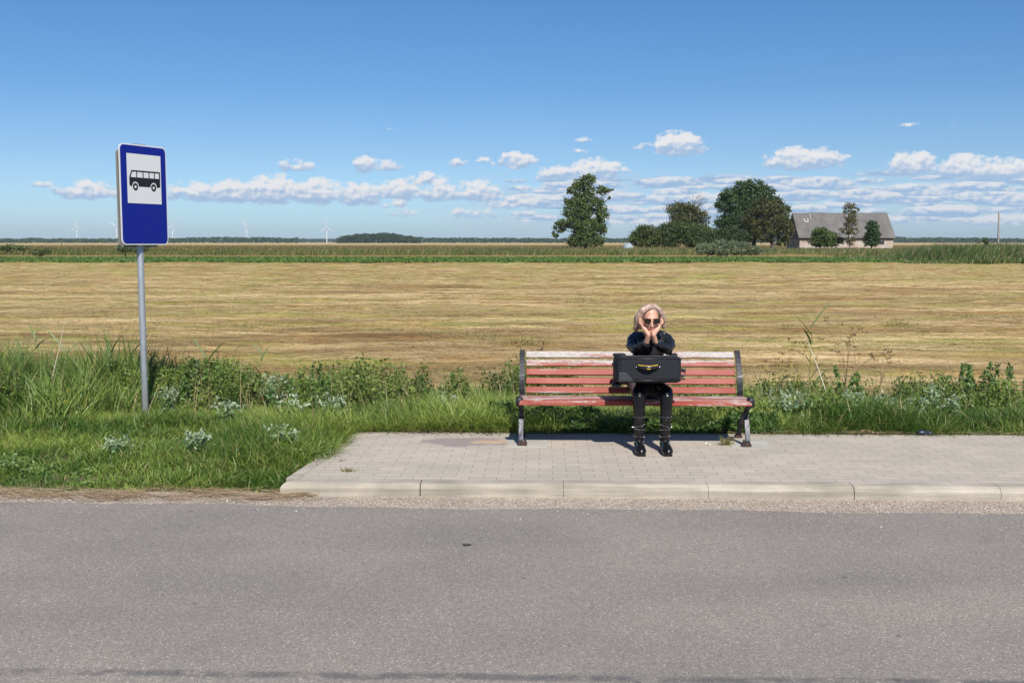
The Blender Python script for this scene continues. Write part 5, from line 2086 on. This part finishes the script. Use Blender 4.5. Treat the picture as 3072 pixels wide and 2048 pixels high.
tree('oak_tree', 'largest dark green tree with a broad rounded crown behind the others', 'tree', 306,
     [(2190, 588, 32, 26), (2228, 566, 32, 24), (2262, 560, 34, 24), (2295, 580, 32, 24), (2172, 615, 28, 24), (2215, 612, 42, 36), (2270, 605, 46, 40), (2322, 615, 24, 26), (2350, 640, 22, 28), (2176, 668, 34, 24), (2215, 664, 48, 40), (2240, 700, 30, 24)],
     32000, .32, (.022, .050, .014), (.078, .135, .034), ((2262, 740), (2250, 575), .7), clump=.25, limbs=12, fill=.28)
tree('brown_green_tree', 'brownish green tree with a dense dome crown in front of the barn end', 'tree', 296,
     [(2290, 625, 42, 34), (2325, 632, 32, 34), (2270, 660, 40, 36), (2325, 672, 44, 40), (2285, 698, 50, 30), (2352, 692, 30, 34), (2262, 692, 28, 26), (2345, 725, 24, 14)],
     22000, .30, (.032, .042, .012), (.105, .108, .030), ((2318, 742), (2310, 620), .5), clump=.22, dry=.08, limbs=10, fill=.3)
for args in [
    ('round green bush at the left end of the bushes, beside the grey tarp', 292, [(1938, 696, 32, 24), (1915, 714, 26, 24), (1960, 716, 32, 26), (1935, 728, 42, 14)], 7000, (.035, .055, .012), (.11, .14, .03)),
    ('second green bush, in front of the tree with bare branches', 293, [(1992, 698, 28, 28), (2030, 692, 36, 30), (2012, 718, 44, 24)], 7600, (.025, .045, .010), (.085, .12, .025)),
    ('third green bush, the widest, right of the bare branched tree foot', 294, [(2070, 696, 38, 26), (2112, 702, 38, 26), (2088, 722, 50, 20)], 7600, (.028, .050, .012), (.09, .125, .028)),
    ('low dark bush filling the gap below the largest tree', 295, [(2150, 706, 38, 22), (2192, 706, 36, 24), (2226, 712, 32, 24), (2190, 728, 50, 14)], 7600, (.022, .042, .012), (.075, .105, .028))]:
    lab, Y_, bl, nl, cA, cB = args
    tree('bush', lab, 'bush', Y_, bl, int(nl * 1.4), .28, cA, cB, None, 'bushes around the farm trees', limbs=5, fill=.4)
tree('bush', 'bright green round bush in front of the left half of the barn wall', 'bush', 284, [(2462, 702, 26, 20), (2480, 712, 34, 22), (2452, 722, 24, 18), (2512, 724, 20, 13), (2478, 732, 40, 10)], 9000, .26, (.035, .065, .012), (.12, .17, .035), None, 'bushes in front of the barn', limbs=5, fill=.35)
tree('birch_tree', 'slim birch with a white trunk in front of the barn', 'tree', 280,
     [(2550, 618, 17, 12), (2568, 628, 9, 9), (2535, 630, 8, 8), (2552, 645, 20, 16), (2552, 668, 22, 16), (2538, 690, 22, 10), (2556, 695, 22, 12), (2552, 722, 16, 14)],
     5600, .20, (.055, .055, .016), (.15, .135, .04), ((2549, 752), (2552, 608), .26), bark='birchbark', limbs=7, clump=.3, fill=.45)
tree('round_tree', 'small dark green rounded tree in front of the right half of the barn', 'tree', 284,
     [(2616, 680, 17, 20), (2622, 700, 18, 20), (2606, 715, 17, 20), (2620, 725, 18, 12), (2612, 734, 20, 9)], 6500, .25, (.018, .040, .012), (.055, .11, .025), ((2614, 742), (2616, 680), .2), limbs=5, fill=.35)
tree('willow_bush', 'wide low grey green willow bush in the meadow before the trees', 'bush', 148, [(2125, 742, 42, 16), (2170, 737, 52, 18), (2215, 742, 44, 17), (2165, 752, 88, 14), (2260, 750, 28, 12)], 9000, .15, (.07, .10, .045), (.19, .225, .12), None, 'low bushes in the meadow', limbs=4, fill=.3)
tree('low_bush', 'low dark bush in the meadow right behind the foot of the sign panel', 'bush', 150, [(375, 744, 26, 9), (425, 744, 22, 7), (400, 748, 44, 6)], 2400, .17, (.045, .07, .03), (.12, .15, .07), None, 'low bushes in the meadow', limbs=3)
tree('low_bush', 'low spreading bush in the meadow at the left edge of the photo', 'bush', 170, [(20, 742, 34, 7), (62, 745, 22, 5)], 1600, .18, (.045, .075, .02), (.12, .15, .045), None, 'low bushes in the meadow', limbs=3)
tree('low_bush', 'small low bush in the meadow between the left edge and the sign', 'bush', 145, [(118, 757, 26, 8), (145, 752, 16, 7)], 1100, .14, (.05, .075, .025), (.13, .15, .05), None, 'low bushes in the meadow', limbs=3)
tree('low_bush', 'thin dark bush rising from the weeds beside the utility pole', 'bush', 140, [(2955, 728, 9, 14), (2962, 745, 16, 10)], 500, .16, (.04, .06, .02), (.10, .12, .04), None, 'low bushes in the meadow', limbs=3)

# grey tarpaulin covered bale
mb = MB()
c = P(1880, 737, 288)
mb.ell(c + Vector((.4, 0, -.75)), (1.5, 1.4, 1.5), None, 20, 12)
tag(mb.build('covered_bale', material('grey_tarp', color=(.24, .28, .31), rough=.6), None, True), 'pale grey wrapped bale beside the left end of the bushes', 'bale')


# ------------------------------------------------------------------ barn
def m_roof(t, b):
    o = t.obj()
    x, y, z = t.sep(o)[:]
    n = t.noise(t.mapping(o, scale=(.5, .3, .3)), 1, 5, .6)
    w = t.new('ShaderNodeTexWave', wave_type='BANDS', bands_direction='Z')
    t.put(w.inputs[0], o)
    w.inputs['Scale'].default_value = .42
    w.inputs['Distortion'].default_value = .4
    c = t.ramp(n, [(.3, (.105, .098, .09)), (.7, (.165, .152, .14))])
    c = t.mix(.35, c, t.ramp(w.outputs['Fac'], [(0, (.62, .62, .62)), (.25, (1, 1, 1)), (1, (1.02, 1.02, 1.02))]), 'MULTIPLY')
    st = t.noise(t.mapping(o, scale=(2.4, .12, .12)), 1, 3, .6)
    c = t.mix(.5, c, t.ramp(st, [(.35, (.75, .75, .75)), (.65, (1.1, 1.1, 1.1))]), 'MULTIPLY')
    t.put(b.inputs['Base Color'], c)
    b.inputs['Roughness'].default_value = .9


def m_masonry(t, b):
    o = t.obj()
    n = t.noise(t.mapping(o, scale=(.4, .4, .8)), 1, 5, .65)
    c = t.ramp(n, [(.35, (.46, .42, .37)), (.5, (.42, .35, .30)), (.68, (.34, .22, .17))])
    t.put(b.inputs['Base Color'], c)
    b.inputs['Roughness'].default_value = .95


def m_boards(t, b):
    o = t.obj()
    w = t.noise(t.mapping(o, scale=(5, 5, .2)), 1, 3, .7)
    t.put(b.inputs['Base Color'], t.ramp(w, [(.3, (.10, .09, .085)), (.7, (.30, .27, .26))]))
    b.inputs['Roughness'].default_value = .95


MAT['roof'] = material('roof_sheets', m_roof)
MAT['masonry'] = material('barn_masonry', m_masonry)
MAT['boards'] = material('barn_boards', m_boards)
bx0, bx1 = P(2399, 720, 300).x, P(2680, 720, 300).x
ze = P(2500, 705, 300).z
zr = P(2500, 638, 307).z
zm = P(2500, 717.5, 300).z
yb0, yb1 = 300.0, 314.0
ym = (yb0 + yb1) / 2
barn = thing('barn', 'long old barn with a steep grey roof and pale masonry walls behind the trees', 'barn', ((bx0 + bx1) / 2, ym, Z_FIELD))
mb = MB()
th = .5
zb = -1.0
for (a, b2, c2, d2) in [(bx0, bx1, yb0, yb0 + th), (bx0, bx1, yb1 - th, yb1), (bx0, bx0 + th, yb0 + th, yb1 - th), (bx1 - th, bx1, yb0 + th, yb1 - th)]:
    mb.box(((a + b2) / 2, (c2 + d2) / 2, (zb + zm) / 2), (b2 - a, d2 - c2, zm - zb))
mb.build('masonry_wall', MAT['masonry'], barn)
mb = MB()
mb.box(((bx0 + bx1) / 2, yb0 + .3, (zm + ze) / 2), (bx1 - bx0, .35, ze - zm))
mb.box(((bx0 + bx1) / 2, yb1 - .3, (zm + ze) / 2), (bx1 - bx0, .35, ze - zm))
mb.build('board_wall', MAT['boards'], barn)
for x in (bx0 + .1, bx1 - .35):
    mb = MB()
    pr = [(yb0 + .5, zm), (yb1 - .5, zm), (yb1 - .2, ze + .1), (ym, zr - .25), (yb0 + .2, ze + .1)]
    vs = [(x, a, b2) for a, b2 in pr] + [(x + .25, a, b2) for a, b2 in pr]
    mb.add(vs, [(0, 1, 2, 3, 4), (9, 8, 7, 6, 5)] + [(i, i + 5, (i + 1) % 5 + 5, (i + 1) % 5) for i in range(5)])
    mb.build('gable', MAT['boards'], barn)
mb = MB()
ox = .45
oy = .75
sl = (zr - ze) / (ym - yb0)
nseg = 14
vs, fs = [], []
for side in (-1, 1):
    b0_ = len(vs)
    for i in range(nseg + 1):
        x = bx0 - ox + (bx1 - bx0 + 2 * ox) * i / nseg
        sag = -.10 * math.sin(i * 1.3) * (0 < i < nseg)
        vs += [(x, ym, zr + sag), (x, ym + side * (ym - yb0 + oy), ze - oy * sl), (x, ym, zr + sag - .16), (x, ym + side * (ym - yb0 + oy), ze - oy * sl - .16)]
    for i in range(nseg):
        a = b0_ + i * 4
        fs += [(a, a + 1, a + 5, a + 4), (a + 2, a + 6, a + 7, a + 3), (a + 1, a + 3, a + 7, a + 5)]
    fs += [(b0_, b0_ + 2, b0_ + 3, b0_ + 1), (b0_ + nseg * 4, b0_ + nseg * 4 + 1, b0_ + nseg * 4 + 3, b0_ + nseg * 4 + 2)]
mb.add(vs, fs)
roof = mb.build('roof', MAT['roof'], barn)


def on_roof(px, py):
    r = ray(px, py)
    # plane z = ze + sl*(Y-yb0)
    k = (ze - sl * yb0 - CAMH) / (r.z - sl * r.y)
    return Vector((r.x * k, r.y * k, CAMH + r.z * k))


for poly in ([(2409, 656), (2412, 656), (2417, 664), (2424, 664), (2425, 667), (2414, 667)], [(2421, 656), (2424, 656), (2426, 666), (2423, 666)], [(2427, 640), (2429, 640), (2434, 657), (2432, 657)]):
    mb = MB()
    q = [on_roof(*p) + Vector((0, -.10, .05)) for p in poly]
    m = len(q)
    mb.add(q + [p + Vector((0, .08, -.04)) for p in q], [tuple(range(m)), tuple(range(2 * m - 1, m - 1, -1))] + [(i, (i + 1) % m, (i + 1) % m + m, i + m) for i in range(m)])
    mb.build('bare_batten', material('pale_batten', color=(.36, .36, .35), rough=.8), roof)
for (x0, x1, y0, y1) in [(2636, 2652, 722, 733)]:
    a, c = P(x0, y0, yb0), P(x1, y1, yb0)
    mb = MB()
    w, hh = c.x - a.x, a.z - c.z
    for (X_, Z_, sx, sz) in [((a.x + c.x) / 2, a.z, w + .2, .12), ((a.x + c.x) / 2, c.z, w + .2, .12), (a.x, (a.z + c.z) / 2, .12, hh - .12), (c.x, (a.z + c.z) / 2, .12, hh - .12), ((a.x + c.x) / 2, (a.z + c.z) / 2, .08, hh - .12)]:
        mb.box((X_, yb0 - .03, Z_), (sx, .10, sz))
    wn = mb.build('window', MAT['boards'], barn)
    mb = MB()
    mb.box(((a.x + c.x) / 2, yb0 - .012, (a.z + c.z) / 2), (w - .1, .03, hh - .1))
    mb.build('pane', material('window_glass', color=(.02, .022, .025), rough=.15), wn)

# ------------------------------------------------------------------ utility pole
pb, pt = P(2993, 762, 145), P(2997, 637, 145)
up_ = thing('utility_pole', 'bare wooden utility pole without wires near the right edge', 'pole', (pb.x, pb.y, Z_FIELD))
mb = MB()
mb.tube([(pb.x, pb.y, Z_FIELD - .3), ((pb.x + pt.x) / 2 + .02, pb.y, pt.z * .5), pt], [.15, .125, .10], 12)
mb.build('pole', material('old_wood', m_bark((.22, .19, .16), (.36, .32, .28))), up_, True)
mb = MB()
mb.tube([(pb.x + .14, pb.y - .15, Z_FIELD - .3), (pb.x + .12, pb.y - .15, 1.4)], [.12, .11], 8)
mb.build('concrete_stub', MAT['pad'], up_, True)

# fence posts far in the meadow
for i, (px, lab) in enumerate([(185, 'tiny grey post standing alone in the meadow at the far left')]):
    p = P(px, 735, 420)
    mb = MB()
    mb.tube([(p.x, p.y, Z_FIELD - .3), (p.x, p.y, 3.0)], [.14, .12], 6)
    tag(mb.build('meadow_post', MAT['bark'], None, True), lab, 'post')

# ------------------------------------------------------------------ wind turbines
MAT['turbine'] = material('turbine_white', color=(.62, .64, .66), rough=.5)
TY = 2900.0


def turbine():
    root = thing('wind_turbine', 'x', 'wind turbine', (0, 0, 0), 'wind turbines on the horizon')
    mb = MB()
    mb.tube([(0, 0, -3), (0, 0, 22), (0, 0, 43)], [1.4, 1.1, .8], 12)
    mb.build('tower', MAT['turbine'], root, True)
    mb = MB()
    mb.box((0, 0, 43.5), (2.2, 6, 2.2), bev=.5)
    mb.build('nacelle', MAT['turbine'], root)
    mb = MB()
    mb.ell((0, -3.8, 43.5), (1.3, 1.6, 1.3), None, 12, 8)
    hub = mb.build('hub', MAT['turbine'], root, True)
    return root


def blade(root, ang, L=21):
    mb = MB()
    M = Matrix.Translation((0, -4.2, 43.5)) @ Matrix.Rotation(math.radians(ang), 4, 'Y')
    vs, fs = [], []
    for i, (z, w, t_) in enumerate([(0, .9, .7), (2, 1.1, .7), (5, 2.2, .5), (12, 1.5, .3), (18, 1.0, .2), (L, .35, .1)]):
        for a, b2 in ((-.35, 0), (.0, -.5), (.65, 0), (0, .5)):
            vs.append(M @ Vector((a * w, b2 * t_, z)))
    for i in range(5):
        for k in range(4):
            fs.append((i * 4 + k, i * 4 + (k + 1) % 4, (i + 1) * 4 + (k + 1) % 4, (i + 1) * 4 + k))
    fs += [(0, 1, 2, 3), (23, 22, 21, 20)]
    mb.add(vs, fs)
    vx = mb.build('blade', MAT['turbine'], None, True)
    vx.parent = root
    return vx


TLAB = [('wind turbine at the far left, well clear of the sign', 230, 682, -7), ('wind turbine half hidden by the left edge of the sign', 349, 678, 62),
        ('wind turbine just right of the sign panel', 517, 681, 20), ('wind turbine with one blade pointing right, midway along the horizon', 740, 680, -34), ('wind turbine tallest and nearest, closest to the wooded hump', 980, 684, -4)]
proto = turbine()
kids = list(proto.children)
for i, (lab, px, py, ang) in enumerate(TLAB):
    if i == 0:
        r = proto
    else:
        r = proto.copy()
        COL.objects.link(r)
        for k in kids:
            c = k.copy()
            COL.objects.link(c)
            c.parent = r
    Yt = TY - (200 if i == 4 else 0)
    q = P(px, py, Yt)
    r.location = (q.x, Yt, q.z - 43.5)
    r['label'] = lab
    for k in range(3):
        bl = blade(r, ang + 120 * k)

# ------------------------------------------------------------------ far woods
def woods(name, Y0, Y1, segs, n, size, cA, cB, seed=0):
    """segs: (px0, px1, top_py_at_px0, top_py_at_px1) relative to depth Y0"""
    cs = []
    tot = sum(s[1] - s[0] for s in segs)
    tn = []
    for (a, b2, ta, tb) in segs:
        k = int(n * (b2 - a) / tot)
        px = RNG.uniform(a, b2, k)
        x = (px - 1536) / 3186 * Y0
        y = RNG.uniform(Y0, Y1, k)
        top = np.interp(px, [a, b2], [ta, tb])
        zt = CAMH + (726 - top) * Y0 / 3186
        bump = .74 + .34 * fbm(x * .09, x * 0 + y * .01, seed, 3) + .16 * (vnoise(x * .23, x * 0, seed + 3) - .5)
        f = RNG.random(k) ** .65
        z = Z_FIELD + f * (zt - Z_FIELD) * bump
        cs.append(np.stack([x * y / Y0, y, z], 1))
        tn.append(vnoise(x * .2, f * 3, seed + 9))
    cen = np.concatenate(cs)
    tn = np.concatenate(tn)
    V, F = leaf_quads(cen, size * RNG.uniform(.6, 1.3, len(cen)), 1.3, up=np.array([0, -.5, .5]))
    col = lerpc(cA, cB, np.clip(tn * .7 + RNG.random(len(cen)) * .4 - .05, 0, 1))
    o = np_mesh(name, V, F, MAT['leaf_far'], None, np.repeat(col, 4, 0))
    return tag(o, kind='stuff')


woods('far_woods', 1950, 2080, [(-1500, -500, 715, 714), (-500, 0, 714, 715), (0, 120, 716, 713), (120, 500, 715, 714), (500, 620, 713, 711), (620, 900, 710, 713), (1230, 1290, 709, 713), (1290, 1700, 713, 714), (1700, 2300, 713, 713), (2300, 2700, 712, 711), (2700, 3072, 711, 715), (3072, 3500, 715, 713)],
      62000, 2.2, (.022, .045, .020), (.060, .095, .035), 3)
woods('wooded_hump', 1850, 1980, [(1015, 1060, 712, 702), (1060, 1110, 702, 699), (1110, 1180, 698, 697), (1180, 1235, 699, 708), (1235, 1265, 708, 715)], 16000, 2.1, (.020, .042, .016), (.058, .090, .030), 7)
woods('distant_forest_strip', 3600, 3750, [(880, 1040, 715, 715), (-500, 3500, 718, 718)], 30000, 3.6, (.03, .05, .03), (.06, .085, .045), 12)

# ------------------------------------------------------------------ haze
HAZE = 0.00008
if HAZE:
    mb = MB()
    mb.box((0, 1900, 26), (5600, 4000, 57))
    hm = bpy.data.materials.new('haze')
    hm.use_nodes = True
    ht = NT(hm.node_tree)
    ht.n.remove(ht.n['Principled BSDF'])
    pv_ = ht.new('ShaderNodeVolumePrincipled')
    pv_.inputs['Color'].default_value = (.80, .88, 1.0, 1)
    pv_.inputs['Density'].default_value = HAZE
    pv_.inputs['Anisotropy'].default_value = .2
    ht.l.new(pv_.outputs[0], ht.n['Material Output'].inputs['Volume'])
    hz_ = tag(mb.build('haze', hm), kind='stuff')
